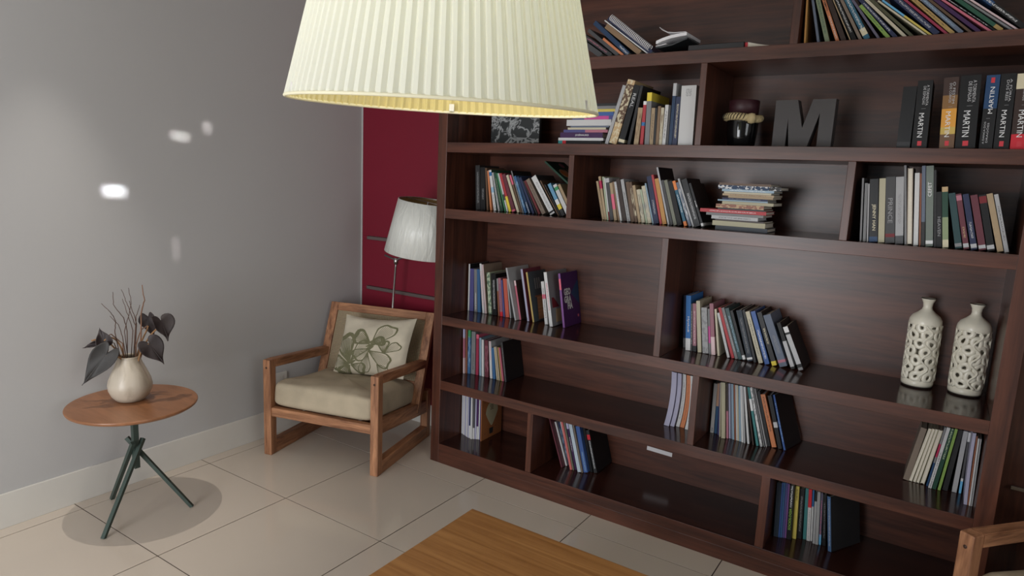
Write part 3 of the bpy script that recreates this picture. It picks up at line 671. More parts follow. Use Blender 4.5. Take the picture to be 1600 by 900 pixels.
# ------------------------------------------------------------------ books
PAL = {'white': (226, 226, 226), 'cream': (216, 206, 176), 'beige': (196, 188, 154), 'tan': (190, 162, 122), 'tan brown': (150, 118, 84), 'taupe': (140, 122, 106), 'brown': (112, 84, 62), 'dark brown': (66, 48, 42), 'golden brown': (150, 106, 50), 'mustard': (196, 160, 84), 'gold': (204, 174, 92), 'amber': (222, 158, 66), 'orange': (228, 134, 74), 'red orange': (214, 88, 62), 'rust': (158, 92, 62), 'coral': (224, 108, 104), 'peach': (220, 176, 150),
 'red': (200, 44, 56), 'dark red': (120, 38, 44), 'crimson': (176, 40, 80), 'maroon': (116, 52, 66), 'pink': (218, 106, 130), 'dusty pink': (176, 112, 128), 'pale pink': (226, 198, 200), 'magenta': (196, 78, 148), 'purple': (140, 84, 160), 'dark purple': (72, 34, 90), 'purple grey': (110, 104, 130), 'purple blue': (86, 84, 150), 'lavender': (188, 186, 216),
 'navy': (44, 54, 92), 'dark blue': (34, 66, 104), 'blue': (56, 112, 166), 'royal blue': (60, 104, 180), 'bright blue': (20, 128, 214), 'steel blue': (76, 118, 168), 'sky blue': (104, 174, 216), 'light blue': (150, 182, 204), 'pale blue': (196, 212, 226), 'blue grey': (110, 122, 144), 'dark slate': (56, 66, 78), 'slate': (74, 82, 88), 'teal': (58, 142, 142), 'teal blue': (40, 112, 142), 'dark teal': (44, 82, 86),
 'green': (70, 150, 100), 'dark green': (42, 84, 66), 'sage green': (142, 156, 120), 'green grey': (130, 142, 132), 'grey green': (128, 130, 112), 'pale green': (190, 204, 172), 'lime green': (150, 190, 80), 'olive': (92, 92, 64), 'yellow': (226, 204, 74),
 'black': (26, 26, 28), 'charcoal': (50, 50, 52), 'dark grey': (78, 78, 80), 'grey': (138, 138, 140), 'light grey': (186, 186, 188), 'pale grey': (176, 176, 176), 'kraft brown': (170, 108, 66)}
M_txt = {}
def ink(c):
    if c not in M_txt: M_txt[c] = plain('ink_'+c.replace(' ', '_'), PAL[c], .5, noise=0)
    return M_txt[c]
MATS = {}
def bookmat(col, op, t, h):
    key = (col, repr(sorted((k, v) for k, v in op.items() if k in ('b', 'm', 'mv', 'ml', 'mm', 'cov'))), round(t, 2), round(h, 2))
    if key in MATS: return MATS[key]
    mt, nt, b = newmat('cover_'+col.replace(' ', '_'))
    rnd = random.Random(len(MATS)); K = nt.links.new
    uv = N(nt, 'ShaderNodeUVMap'); sx = N(nt, 'ShaderNodeSeparateXYZ'); K(uv.outputs[0], sx.inputs[0]); U, Vv = sx.outputs[0], sx.outputs[1]
    def math(o, a, c):
        n = N(nt, 'ShaderNodeMath', operation=o)
        for i, q in enumerate((a, c)):
            if isinstance(q, (int, float)): n.inputs[i].default_value = q
            else: K(q, n.inputs[i])
        return n.outputs[0]
    def mix(f, a, c):
        n = N(nt, 'ShaderNodeMix', data_type='RGBA')
        K(f, n.inputs[0])
        for i, q in ((6, a), (7, c)):
            if isinstance(q, tuple): n.inputs[i].default_value = q
            else: K(q, n.inputs[i])
        return n.outputs[2]
    jit = rnd.uniform(.94, 1.06)
    dim = .80
    lc = lin(PAL[col]); gy = sum(lc)/3; base = tuple(min(1, (v*.85+gy*.15)*jit*dim) for v in lc)+(1,)
    cur = base
    for (a, c, cc) in op.get('b', []):
        f = math('MULTIPLY', math('GREATER_THAN', Vv, a-.001), math('LESS_THAN', Vv, c+.001)); cur = mix(f, cur, L4(PAL[cc]))
    tc = N(nt, 'ShaderNodeTexCoord')
    if 'm' in op or op.get('mm'):
        n = N(nt, 'ShaderNodeTexNoise'); mp = N(nt, 'ShaderNodeMapping'); K(tc.outputs['Object'], mp.inputs[0]); K(mp.outputs[0], n.inputs['Vector'])
        n.inputs['Scale'].default_value = 1; n.inputs['Detail'].default_value = 2
        if op.get('mm'): mp.inputs['Scale'].default_value = (90, 1, 60); th = .52
        elif op.get('ml'): mp.inputs['Scale'].default_value = (420, 1, 30); th = .53
        else: mp.inputs['Scale'].default_value = (300, 1, 330); th = .5
        mp.inputs['Location'].default_value = (rnd.uniform(0, 9), 0, rnd.uniform(0, 9))
        f = math('GREATER_THAN', n.outputs['Fac'], th); f = math('MULTIPLY', f, math('LESS_THAN', U, 1.0)); f = math('MULTIPLY', f, math('GREATER_THAN', U, 0.0))
        if not op.get('mm'):
            v0, v1 = op.get('mv', (.15, .85))
            f = math('MULTIPLY', f, math('MULTIPLY', math('GREATER_THAN', Vv, v0), math('LESS_THAN', Vv, v1)))
            if not op.get('ml'): f = math('MULTIPLY', f, math('MULTIPLY', math('GREATER_THAN', U, .32), math('LESS_THAN', U, .70)))
        cur = mix(math('MULTIPLY', f, .8), cur, L4(PAL[op.get('m', 'cream')]))
    if 'cov' in op: cur = mix(math('GREATER_THAN', U, 1.5), cur, L4(PAL[op['cov']]))
    if isinstance(cur, tuple): b.inputs['Base Color'].default_value = cur
    else: K(cur, b.inputs['Base Color'])
    b.inputs['Roughness'].default_value = rnd.uniform(.36, .52); b.inputs['Specular IOR Level'].default_value = .3
    MATS[key] = mt
    return mt
def bookmesh(t, d, h, op):
    """origin at the lower left front corner of the spine; x thickness, y depth, z height; returns cover and page block data"""
    bend = op.get('bend', 0); n = 8 if bend else 1; pg = op.get('pg', 0)
    bt = min(.0022, t*.16); slim = t < .012; ins = .0006 if slim else .0025
    V = []; Fc = []; UV = []
    def bx(x0, x1, y0, y1, z0, z1, uvf):
        base = len(V)
        for k in range(n+1):
            z = z0+(z1-z0)*k/n; s = z/h; off = bend*.016*4*s*(1-s)*.8
            for (x, y) in ((x0, y0), (x1, y0), (x1, y1), (x0, y1)): V.append((x+off, y, z))
        for k in range(n):
            a = base+4*k
            for i in range(4):
                j = (i+1) % 4; Fc.append((a+i, a+j, a+4+j, a+4+i))
                za, zb = k/n, (k+1)/n
                if i == 0: xs = (x0/t, x1/t) if uvf else (5, 5); UV.append(((xs[0], za), (xs[1], za), (xs[1], zb), (xs[0], zb)))
                elif i == 1: UV.append(((2, za), (3, za), (3, zb), (2, zb)))
                elif i == 2: UV.append(((6, za),)*4)
                else: UV.append(((-2, za), (-3, za), (-3, zb), (-2, zb)))
        Fc.append((base+3, base+2, base+1, base)); UV.append(((6, 0),)*4)
        e = base+4*n; Fc.append((e, e+1, e+2, e+3)); UV.append(((6, 1),)*4)
    bx(0, bt, 0, d, 0, h, True); bx(t-bt, t, 0, d, 0, h, True)
    if not pg: bx(bt, t-bt, 0, bt, 0, h, True)
    me = bpy.data.meshes.new('book'); me.from_pydata(V, [], Fc)
    l = me.uv_layers.new(name='UVMap'); q = 0
    for p, u in zip(me.polygons, UV):
        for k in range(4): l.data[p.loop_start+k].uv = u[k]
    V, Fc, UV = [], [], []
    bx(bt, t-bt, (.001 if pg else bt), d-ins-.001, ins, h-ins, False)
    pm = bpy.data.meshes.new('page_block'); pm.from_pydata(V, [], Fc)
    return me, pm
def decal(poly, x, mt, parent, name):
    """flat print on the right hand cover at local x; poly in (y, z)"""
    return pyd(name, [(x, y, z) for y, z in poly], [tuple(range(len(poly)))], mt, parent)
def add_book(x, y, zl, th, t, h, d, col, label, group, op):
    kind = 'booklet' if 'booklet' in label else 'magazine' if 'magazine' in label else 'notebook' if 'notebook' in label else 'book'
    me, pm = bookmesh(t, d, h, op)
    o = link(kind, me, bookmat(col, op, t, h)); tag(o, label, kind, group)
    pg = link('page_block', pm, M_paperw if (kind != 'book' or col in ('white', 'light grey')) else M_paper, o)
    flat = th == 9
    if flat: o.location = (x, y, zl+t); o.rotation_euler = (0, pi/2, 0)
    else: o.location = (x, y, zl); o.rotation_euler = (0, th, -op.get('yaw', 0))
    E_ = -.0005
    if 't' in op:
        s, v0, v1, c = op['t']; up = s.startswith('-') or flat; s = s.lstrip('-')
        X = (0, 0, 1) if up else (0, 0, -1); Y = (-1, 0, 0) if up else (1, 0, 0)
        text_on(s, (t*.5, E_, h*(v0+v1)/2), X, Y, h*(v1-v0), t*(.5 if t > .015 else .6), ink(c), o, .01)
    if 'M' in op:
        s = op['M']; inv = s.startswith('^'); a, b = s.lstrip('^').split('|'); u = -1 if inv else 1
        X = (0, 0, -u); Y = (u, 0, 0); pv = lambda v: h*(1-v) if inv else h*v
        xm = lambda f: t*(1-f) if inv else t*f
        text_on('MARTIN', (xm(.46), E_, pv(.34)), X, Y, h*.36, t*.33, ink('white'), o, .0)
        text_on(a, (xm(.72), E_, pv(.78)), X, Y, h*.30, t*.17, ink('light grey'), o, .0); text_on(b, (xm(.50), E_, pv(.78)), X, Y, h*.27, t*.17, ink('light grey'), o, .0)
        q = [(-.14, -.035), (.14, -.035), (.14, .035), (-.14, .035)]
        c = (xm(.5), pv(.07)); pyd('red_emblem', [(c[0]+a_*t, E_, c[1]+b_*h) for a_, b_ in q], [(0, 1, 2, 3)], ink('red'), o)
        c = (xm(.55), pv(.585)); pyd('thin_rule', [(c[0]+a_*t, E_, c[1]+b_*h*.06) for a_, b_ in q], [(0, 1, 2, 3)], ink('grey'), o)
    if op.get('geo'):
        X, Y, xx = (0, 1, 0), (0, 0, 1), t+.0006
        decal([(d*.52, h*.60), (d*.995, h*.36), (d*.995, h*.84)], t+.0003, ink('dark blue'), o, 'blue_wedge')
        for s, yy, zz, w in (('GEO', .31, .645, .34), ('GRA', .31, .505, .36), ('FIA', .42, .38, .26)): text_on(s, (xx, d*yy, h*zz), X, Y, d*w*1.15, h*.13, ink('white'), o, .05)
        decal([(d*.82, h*.13), (d*.90, h*.13), (d*.90, h*.18), (d*.82, h*.18)], t+.0004, ink('pink'), o, 'small_pink_emblem')
    if op.get('tower'):
        decal([(d*.28, h*.03), (d*.92, h*.03), (d*.88, h*.48), (d*.34, h*.48)], t+.0003, M_brick, o, 'brick_tower_picture')
        decal([(d*.24, h*.48), (d*.92, h*.48), (d*.92, h*.51), (d*.24, h*.51)], t+.0004, ink('rust'), o, 'tower_ledge')
        for f in (.30, .42, .54): decal([(d*f, h*.64), (d*(f+.07), h*.64), (d*(f+.07), h*.86), (d*f, h*.86)], t+.0003, ink('grey'), o, 'pale_title_column')
    if op.get('photo'):
        decal([(d*.1, h*.33), (d*.45, h*.33), (d*.2, h*.52), (d*.1, h*.52)], t+.0003, ink('dark red'), o, 'red_picture_patch'); decal([(d*.2, h*.06), (d*.7, h*.06), (d*.6, h*.3), (d*.25, h*.3)], t+.0003, ink('tan'), o, 'tan_picture_patch')
    if op.get('kraft'):
        pts = [(.5+.30*sin(a)*(1 if cos(a) > 0 else 1+.62*cos(a)), .60+(.26 if cos(a) > 0 else .33)*cos(a)) for a in [2*pi*i/28 for i in range(28)]]
        decal([(d*a, h*b) for a, b in pts], t+.0003, ink('beige'), o, 'pale_drop')
        text_on('SE', (t+.0006, d*.5, h*.72), (0, 1, 0), (0, 0, 1), d*.16, h*.12, ink('dark brown'), o)
        decal([(d*.40, h*.08), (d*.56, h*.08), (d*.58, h*.22), (d*.38, h*.22)], t+.0004, ink('charcoal'), o, 'dark_tip')
        for a, b in ((.12, .86), (.14, .62), (.82, .72), (.78, .4), (.16, .1), (.68, .2)): decal([(d*a, h*b), (d*(a+.03), h*(b+.02)), (d*(a+.02), h*(b+.06))], t+.0004, ink('dark brown'), o, 'leaf_mark')
    if op.get('spiral'):
        V = []; Fc = []; nn = 30; pts = []
        for i in range(nn*10+1):
            a = 2*pi*i/10; pts.append((t+.002+.0115*cos(a), -.004+.0115*sin(a), .012+(h-.024)*i/(nn*10)))
        tube_data(pts, .0017, 5, V, Fc); pyd('wire_coil', V, Fc, M_paperw, o, True)
    return o
M_brick = None
def brickmat():
    mt, nt, b = newmat('brick_picture'); tc = N(nt, 'ShaderNodeTexCoord'); mp = N(nt, 'ShaderNodeMapping'); mp.inputs['Rotation'].default_value = (pi/2, 0, pi/2)
    k = N(nt, 'ShaderNodeTexBrick'); k.inputs['Scale'].default_value = 60; k.inputs['Color1'].default_value = L4((206, 150, 104)); k.inputs['Color2'].default_value = L4((182, 122, 84)); k.inputs['Mortar'].default_value = L4((150, 110, 84))
    nt.links.new(tc.outputs['Object'], mp.inputs[0]); nt.links.new(mp.outputs[0], k.inputs['Vector']); nt.links.new(k.outputs[0], b.inputs['Base Color']); return mt
M_brick = brickmat()
BOOKS = [
[0.844, 0.03, 2.0266, -0.9842, 0.0211, 0.1658, 0.2, 'dark grey', 'dark grey book, first from left in leaning heap beside the pendant shade', 'books on the top shelf', {}],
[0.8921, 0.03, 2.0266, -0.985, 0.0161, 0.1629, 0.2, 'charcoal', 'charcoal book in leaning heap beside the pendant shade', 'books on the top shelf', {'b': [(0, 1, 'charcoal')], 'm': 'dusty pink'}],
[0.9252, 0.03, 2.0266, -0.9227, 0.014, 0.1825, 0.2, 'dark grey', 'dark grey book, third from left in leaning heap beside the pendant shade', 'books on the top shelf', {}],
[0.9493, 0.03, 2.0266, -0.9241, 0.0095, 0.1208, 0.2, 'orange', 'orange book in leaning heap beside the pendant shade', 'books on the top shelf', {}],
[0.9684, 0.03, 2.0266, -0.8707, 0.0182, 0.2143, 0.2, 'dark blue', 'dark blue book in leaning heap beside the pendant shade', 'books on the top shelf', {'m': 'white', 'mv': (0.0, 0.25)}],
[1.0199, 0.03, 2.0266, -0.9341, 0.0207, 0.1998, 0.2, 'tan brown', 'tan brown book in leaning heap beside the pendant shade', 'books on the top shelf', {}],
[1.0625, 0.03, 2.0266, -0.951, 0.0043, 0.2533, 0.2, 'white', 'slim white book in leaning heap beside the pendant shade', 'books on the top shelf', {}],
[1.0709, 0.03, 2.0266, -0.9333, 0.0163, 0.2519, 0.2, 'navy', 'navy spiral notebook with white coil in leaning heap beside the pendant shade', 'books on the top shelf', {'spiral': 1}],
[1.6519, 0.03, 2.0266, -0.0529, 0.0055, 0.25, 0.2, 'amber', 'slim amber book in slumped row at top right corner', 'books on the top shelf', {}],
[1.6963, 0.03, 2.0266, -0.2321, 0.0079, 0.21, 0.2, 'blue grey', 'slim blue grey book in slumped row at top right corner', 'books on the top shelf', {}],
[1.7224, 0.03, 2.0266, -0.3097, 0.014, 0.21, 0.2, 'sage green', 'sage green book in slumped row at top right corner', 'books on the top shelf', {'m': 'dark green'}],
[1.7571, 0.03, 2.0266, -0.3974, 0.0108, 0.21, 0.2, 'orange', 'orange book in slumped row at top right corner', 'books on the top shelf', {'t': ('TEMPO', 0.55, 0.75, 'dark brown'), 'm': 'white', 'mv': (0.05, 0.45)}],
[1.7748, 0.03, 2.0266, -0.4207, 0.0153, 0.2, 0.2, 'dark brown', 'dark brown book in slumped row at top right corner', 'books on the top shelf', {}],
[1.8017, 0.03, 2.0266, -0.4647, 0.0035, 0.2, 0.2, 'tan', 'slim tan book in slumped row at top right corner', 'books on the top shelf', {}],
[1.8092, 0.03, 2.0266, -0.477, 0.013, 0.21, 0.2, 'black', 'black book in slumped row at top right corner', 'books on the top shelf', {'m': 'white'}],
[1.83, 0.03, 2.0266, -0.5004, 0.0096, 0.21, 0.2, 'taupe', 'taupe book in slumped row at top right corner', 'books on the top shelf', {}],
[1.8467, 0.03, 2.0266, -0.5218, 0.0171, 0.21, 0.2, 'teal blue', 'teal blue book in slumped row at top right corner', 'books on the top shelf', {'m': 'white', 'b': [(0.08, 0.2, 'cream')]}],
[1.8868, 0.03, 2.0266, -0.622, 0.0073, 0.17, 0.2, 'purple grey', 'slim purple grey book in slumped row at top right corner', 'books on the top shelf', {}],
[1.9142, 0.03, 2.0266, -0.7175, 0.0105, 0.15, 0.2, 'lime green', 'lime green book in slumped row at top right corner', 'books on the top shelf', {'m': 'dark green'}],
[1.9353, 0.03, 2.0266, -0.7464, 0.0108, 0.19, 0.2, 'navy', 'navy book, twelfth from left in slumped row at top right corner', 'books on the top shelf', {'m': 'white'}],
[1.9642, 0.03, 2.0266, -0.7927, 0.0086, 0.21, 0.2, 'cream', 'cream book in slumped row at top right corner', 'books on the top shelf', {}],
[1.9844, 0.03, 2.0266, -0.8173, 0.0087, 0.2, 0.2, 'olive', 'olive book in slumped row at top right corner', 'books on the top shelf', {}],
[2.0272, 0.03, 2.0266, -0.9012, 0.0052, 0.2, 0.2, 'cream', 'slim cream book in slumped row at top right corner', 'books on the top shelf', {}],
[2.0395, 0.03, 2.0266, -0.8988, 0.0055, 0.2, 0.2, 'yellow', 'slim yellow and sky blue book in slumped row at top right corner', 'books on the top shelf', {'b': [(0.55, 1, 'sky blue')]}],
[2.0519, 0.03, 2.0266, -0.8233, 0.0155, 0.21, 0.2, 'navy', 'navy book, seventeenth from left in slumped row at top right corner', 'books on the top shelf', {'m': 'light grey'}],
[2.0826, 0.03, 2.0266, -0.8435, 0.0067, 0.22, 0.2, 'crimson', 'slim crimson book in slumped row at top right corner', 'books on the top shelf', {}],
[2.0964, 0.03, 2.0266, -0.8179, 0.0108, 0.21, 0.2, 'mustard', 'mustard book in slumped row at top right corner', 'books on the top shelf', {'m': 'dark brown'}],
[2.1198, 0.03, 2.0266, -0.8215, 0.0115, 0.21, 0.2, 'blue grey', 'blue grey and light grey book in slumped row at top right corner', 'books on the top shelf', {'m': 'light blue', 'b': [(0.8, 1, 'light grey')]}],
[2.1463, 0.03, 2.0266, -0.8506, 0.0069, 0.21, 0.2, 'brown', 'slim brown book in slumped row at top right corner', 'books on the top shelf', {}],
[2.1661, 0.03, 2.0266, -0.8761, 0.0103, 0.21, 0.2, 'dark purple', 'dark purple book in slumped row at top right corner', 'books on the top shelf', {}],
[2.1982, 0.03, 2.0266, -0.9192, 0.0061, 0.22, 0.2, 'pink', 'slim pink book in slumped row at top right corner', 'books on the top shelf', {}],
[2.2125, 0.03, 2.0266, -0.916, 0.0042, 0.22, 0.2, 'black', 'slim black book in slumped row at top right corner', 'books on the top shelf', {'m': 'white'}],
[2.2239, 0.03, 2.0266, -0.8957, 0.0107, 0.22, 0.2, 'mustard', 'mustard and dark green book in slumped row at top right corner', 'books on the top shelf', {'b': [(0.12, 1, 'dark green')]}],
[2.2528, 0.03, 2.0266, -0.9265, 0.0053, 0.22, 0.2, 'grey', 'slim grey book in slumped row at top right corner', 'books on the top shelf', {}],
[2.267, 0.03, 2.0266, -0.925, 0.0049, 0.22, 0.2, 'pale pink', 'slim pale pink book in slumped row at top right corner', 'books on the top shelf', {}],
[2.2818, 0.03, 2.0266, -0.8662, 0.0144, 0.22, 0.2, 'black', 'black and dark blue book in slumped row at top right corner', 'books on the top shelf', {'m': 'white', 'b': [(0.55, 1, 'dark blue')]}],
[0.8931, 0.035, 1.6725, 0.2658, 0.0147, 0.2488, 0.2, 'light grey', 'light grey book in tall row left of rope-tied jar', 'books on the second shelf', {}],
[0.9133, 0.035, 1.677, 0.2544, 0.0334, 0.2672, 0.2, 'brown', 'thick tan and brown patterned book in tall row left of rope-tied jar', 'books on the second shelf', {'m': 'cream', 'b': [(0, 0.33, 'tan'), (0.93, 1, 'tan')], 'mm': 1}],
[0.9535, 0.035, 1.6747, 0.233, 0.0266, 0.2447, 0.2, 'black', 'black book in tall row left of rope-tied jar', 'books on the second shelf', {'t': ('REAL', 0.62, 0.86, 'light grey'), 'b': [(0.03, 0.08, 'cream')]}],
[0.9971, 0.035, 1.6706, 0.1649, 0.0122, 0.2409, 0.2, 'charcoal', 'charcoal book, fourth from left in tall row left of rope-tied jar', 'books on the second shelf', {}],
[1.0258, 0.035, 1.6698, 0.0601, 0.0199, 0.1501, 0.2, 'tan', 'tan book, fifth from left in tall row left of rope-tied jar', 'books on the second shelf', {'m': 'brown', 'ml': 1}],
[1.0531, 0.035, 1.6688, 0.0166, 0.0134, 0.1757, 0.2, 'red', 'red book in tall row left of rope-tied jar', 'books on the second shelf', {'b': [(0.92, 1, 'white'), (0.44, 0.52, 'blue')]}],
[1.0734, 0.035, 1.6686, -0.018, 0.0199, 0.2095, 0.2, 'grey', 'grey and yellow book in tall row left of rope-tied jar', 'books on the second shelf', {'b': [(0.84, 1, 'yellow')]}],
[1.0952, 0.035, 1.6686, -0.0136, 0.0149, 0.1478, 0.2, 'tan', 'tan book, eighth from left in tall row left of rope-tied jar', 'books on the second shelf', {'m': 'dark brown'}],
[1.1119, 0.035, 1.6686, -0.0219, 0.009, 0.1474, 0.2, 'charcoal', 'charcoal book, ninth from left in tall row left of rope-tied jar', 'books on the second shelf', {}],
[1.1218, 0.035, 1.6686, -0.0096, 0.0122, 0.1546, 0.2, 'tan brown', 'tan brown book in tall row left of rope-tied jar', 'books on the second shelf', {}],
[1.1359, 0.035, 1.6686, -0.0103, 0.0121, 0.1485, 0.2, 'cream', 'cream book in tall row left of rope-tied jar', 'books on the second shelf', {'m': 'brown', 'ml': 1}],
[1.1498, 0.035, 1.6687, 0.0061, 0.0135, 0.1594, 0.2, 'white', 'white book in tall row left of rope-tied jar', 'books on the second shelf', {'m': 'black'}],
[1.1653, 0.035, 1.6686, -0.0036, 0.0096, 0.157, 0.2, 'dark grey', 'dark grey book in tall row left of rope-tied jar', 'books on the second shelf', {}],
[1.1767, 0.035, 1.6687, 0.0044, 0.0135, 0.2422, 0.2, 'dark blue', 'dark blue and light grey book in tall row left of rope-tied jar', 'books on the second shelf', {'b': [(0.8, 1, 'light grey')]}],
[1.192, 0.035, 1.6687, 0.0059, 0.0193, 0.1896, 0.2, 'navy', 'navy book in tall row left of rope-tied jar', 'books on the second shelf', {'m': 'cream'}],
[1.2158, 0.035, 1.6686, -0.0148, 0.0601, 0.2313, 0.2, 'white', 'wide white folder of loose papers in tall row left of rope-tied jar', 'books on the second shelf', {'m': 'grey', 'mv': (0.82, 0.95)}],
[1.9838, 0.03, 1.6686, -0.0128, 0.0397, 0.2009, 0.16, 'black', 'thick black book, first from left in row right of the letter M', 'books on the second shelf', {'b': [(0.04, 0.1, 'charcoal')]}],
[2.0286, 0.03, 1.6686, -0.0333, 0.0428, 0.2184, 0.16, 'black', 'thick black book, second from left in row right of the letter M', 'books on the second shelf', {'M': 'A TORMENTA|DE ESPADAS'}],
[2.1072, 0.03, 1.6686, -0.0611, 0.0406, 0.2254, 0.16, 'golden brown', 'thick golden book in row right of the letter M', 'books on the second shelf', {'M': 'O FESTIM|DOS CORVOS', 'b': [(0, 0.2, 'brown'), (0.2, 0.3, 'gold'), (0.3, 0.56, 'amber'), (0.75, 1, 'dark brown')]}],
[2.1509, 0.03, 1.6686, -0.0526, 0.0541, 0.229, 0.16, 'black', 'thick black book, fourth from left in row right of the letter M', 'books on the second shelf', {'M': 'A TORMENTA|DE ESPADAS'}],
[2.2151, 0.03, 1.6686, -0.0349, 0.0349, 0.228, 0.16, 'black', 'thick black and blue upside-down book in row right of the letter M', 'books on the second shelf', {'M': '^A DANÇA DOS|DRAGÕES', 'b': [(0.55, 1, 'dark blue')]}],
[2.2529, 0.03, 1.6686, -0.0394, 0.0397, 0.2304, 0.16, 'black', 'thick black book, sixth from left in row right of the letter M', 'books on the second shelf', {'M': 'A FÚRIA|DOS REIS'}],
[2.2958, 0.03, 1.6686, -0.0462, 0.0442, 0.2295, 0.16, 'dark brown', 'thick red, brown and cream book in row right of the letter M', 'books on the second shelf', {'M': 'A GUERRA|DOS TRONOS', 'b': [(0, 0.2, 'red'), (0.8, 1, 'cream')]}],
[0.1741, 0.1, 1.3446, -0.0593, 0.0267, 0.2184, 0.17, 'charcoal', "charcoal book in the third shelf's left-end row", 'books on the third shelf', {'m': 'grey'}],
[0.2032, 0.1, 1.3446, -0.0542, 0.0283, 0.2097, 0.17, 'black', "black book in the third shelf's left-end row", 'books on the third shelf', {'m': 'grey', 'mv': (0.25, 0.5)}],
[0.2403, 0.1, 1.3446, -0.0938, 0.0105, 0.208, 0.17, 'brown', "brown book in the third shelf's left-end row", 'books on the third shelf', {}],
[0.262, 0.1, 1.3446, -0.1448, 0.0097, 0.1956, 0.17, 'orange', "orange book in the third shelf's left-end row", 'books on the third shelf', {}],
[0.2841, 0.1, 1.3446, -0.2042, 0.0151, 0.2006, 0.17, 'white', "white book, fifth from left in the third shelf's left-end row", 'books on the third shelf', {'cov': 'dark green', 'm': 'dark grey', 'mv': (0.05, 0.4), 'b': [(0.86, 0.95, 'blue'), (0.45, 0.58, 'light blue')]}],
[0.3094, 0.1, 1.3446, -0.2488, 0.0095, 0.191, 0.17, 'light grey', "light grey book in the third shelf's left-end row", 'books on the third shelf', {'m': 'dark grey'}],
[0.3256, 0.1, 1.3446, -0.2781, 0.0149, 0.1917, 0.17, 'dark green', "dark green book in the third shelf's left-end row", 'books on the third shelf', {'m': 'sage green'}],
[0.3488, 0.1, 1.3446, -0.3134, 0.0069, 0.1927, 0.17, 'green', "slim green book in the third shelf's left-end row", 'books on the third shelf', {}],
[0.3608, 0.1, 1.3446, -0.3336, 0.0078, 0.1932, 0.17, 'white', "slim white and dark grey book in the third shelf's left-end row", 'books on the third shelf', {'b': [(0.3, 0.45, 'dark grey')]}],
[0.3735, 0.1, 1.3446, -0.3529, 0.0135, 0.1932, 0.17, 'red', "red and yellow book in the third shelf's left-end row", 'books on the third shelf', {'b': [(0, 0.4, 'yellow')]}],
[0.3933, 0.1, 1.3446, -0.3748, 0.0183, 0.1908, 0.17, 'maroon', "maroon book in the third shelf's left-end row", 'books on the third shelf', {'b': [(0.02, 0.06, 'pink')]}],
[0.4212, 0.1, 1.3446, -0.4005, 0.013, 0.1899, 0.17, 'cream', "cream book in the third shelf's left-end row", 'books on the third shelf', {}],
[0.4401, 0.1, 1.3446, -0.396, 0.0089, 0.1901, 0.17, 'brown', "brown and pink book in the third shelf's left-end row", 'books on the third shelf', {'b': [(0.75, 1, 'pink')]}],
[0.4534, 0.1, 1.3446, -0.3804, 0.0057, 0.2123, 0.17, 'grey', "slim grey book in the third shelf's left-end row", 'books on the third shelf', {'cov': 'black'}],
[0.4633, 0.1, 1.3446, -0.3962, 0.0124, 0.1859, 0.17, 'blue', "blue book in the third shelf's left-end row", 'books on the third shelf', {'m': 'light blue', 'ml': 1}],
[0.4846, 0.1, 1.3446, -0.4302, 0.0129, 0.1851, 0.17, 'dark blue', "dark blue book in the third shelf's left-end row", 'books on the third shelf', {'m': 'white', 'mv': (0.0, 0.3)}],
[0.5076, 0.1, 1.3446, -0.4705, 0.0117, 0.1861, 0.17, 'navy', "navy book in the third shelf's left-end row", 'books on the third shelf', {}],
[0.5291, 0.1, 1.3446, -0.5102, 0.0062, 0.1732, 0.17, 'charcoal', "slim charcoal book, eighteenth from left in the third shelf's left-end row", 'books on the third shelf', {}],
[0.5417, 0.1, 1.3446, -0.5349, 0.0109, 0.1763, 0.17, 'dark red', "dark red book in the third shelf's left-end row", 'books on the third shelf', {}],
[0.562, 0.1, 1.3446, -0.5668, 0.0202, 0.1856, 0.17, 'taupe', "taupe book in the third shelf's left-end row", 'books on the third shelf', {'m': 'dark brown'}],
[0.6068, 0.1, 1.3446, -0.5983, 0.0266, 0.2044, 0.17, 'white', "white book, twenty-first from left in the third shelf's left-end row", 'books on the third shelf', {'cov': 'charcoal', 'm': 'grey', 'b': [(0.04, 0.08, 'black')]}],
[0.6479, 0.1, 1.3446, -0.6061, 0.006, 0.1911, 0.17, 'brown', "slim brown book in the third shelf's left-end row", 'books on the third shelf', {}],
[0.6582, 0.1, 1.3446, -0.5866, 0.0054, 0.1673, 0.17, 'charcoal', "slim charcoal book, twenty-third from left in the third shelf's left-end row", 'books on the third shelf', {}],
[0.6678, 0.1, 1.3446, -0.5436, 0.0173, 0.1649, 0.17, 'sky blue', "sky blue and charcoal book in the third shelf's left-end row", 'books on the third shelf', {'b': [(0, 0.2, 'charcoal'), (0.2, 0.35, 'yellow'), (0.35, 0.5, 'white')]}],
[0.6952, 0.1, 1.3446, -0.5408, 0.0188, 0.1619, 0.17, 'white', "white book, twenty-fifth from left in the third shelf's left-end row", 'books on the third shelf', {'b': [(0.82, 0.92, 'green')]}],
[0.7215, 0.1, 1.3446, -0.5409, 0.0136, 0.1651, 0.17, 'tan', "tan book in the third shelf's left-end row", 'books on the third shelf', {}],
[0.8808, 0.085, 1.3446, -0.2478, 0.0102, 0.1719, 0.17, 'tan', 'tan book, first from left in third shelf row left of flat stack', 'books on the third shelf', {'m': 'brown'}],
[0.8923, 0.085, 1.3446, -0.2305, 0.0106, 0.1927, 0.17, 'tan', 'tan and crimson book in third shelf row left of flat stack', 'books on the third shelf', {'b': [(0.72, 0.9, 'crimson')]}],
[0.9042, 0.085, 1.3446, -0.1966, 0.0076, 0.1904, 0.17, 'pale green', 'slim pale green book in third shelf row left of flat stack', 'books on the third shelf', {}],
[0.9135, 0.085, 1.3446, -0.1996, 0.0048, 0.1873, 0.17, 'white', 'slim white and dark red book in third shelf row left of flat stack', 'books on the third shelf', {'b': [(0, 0.2, 'dark red')]}],
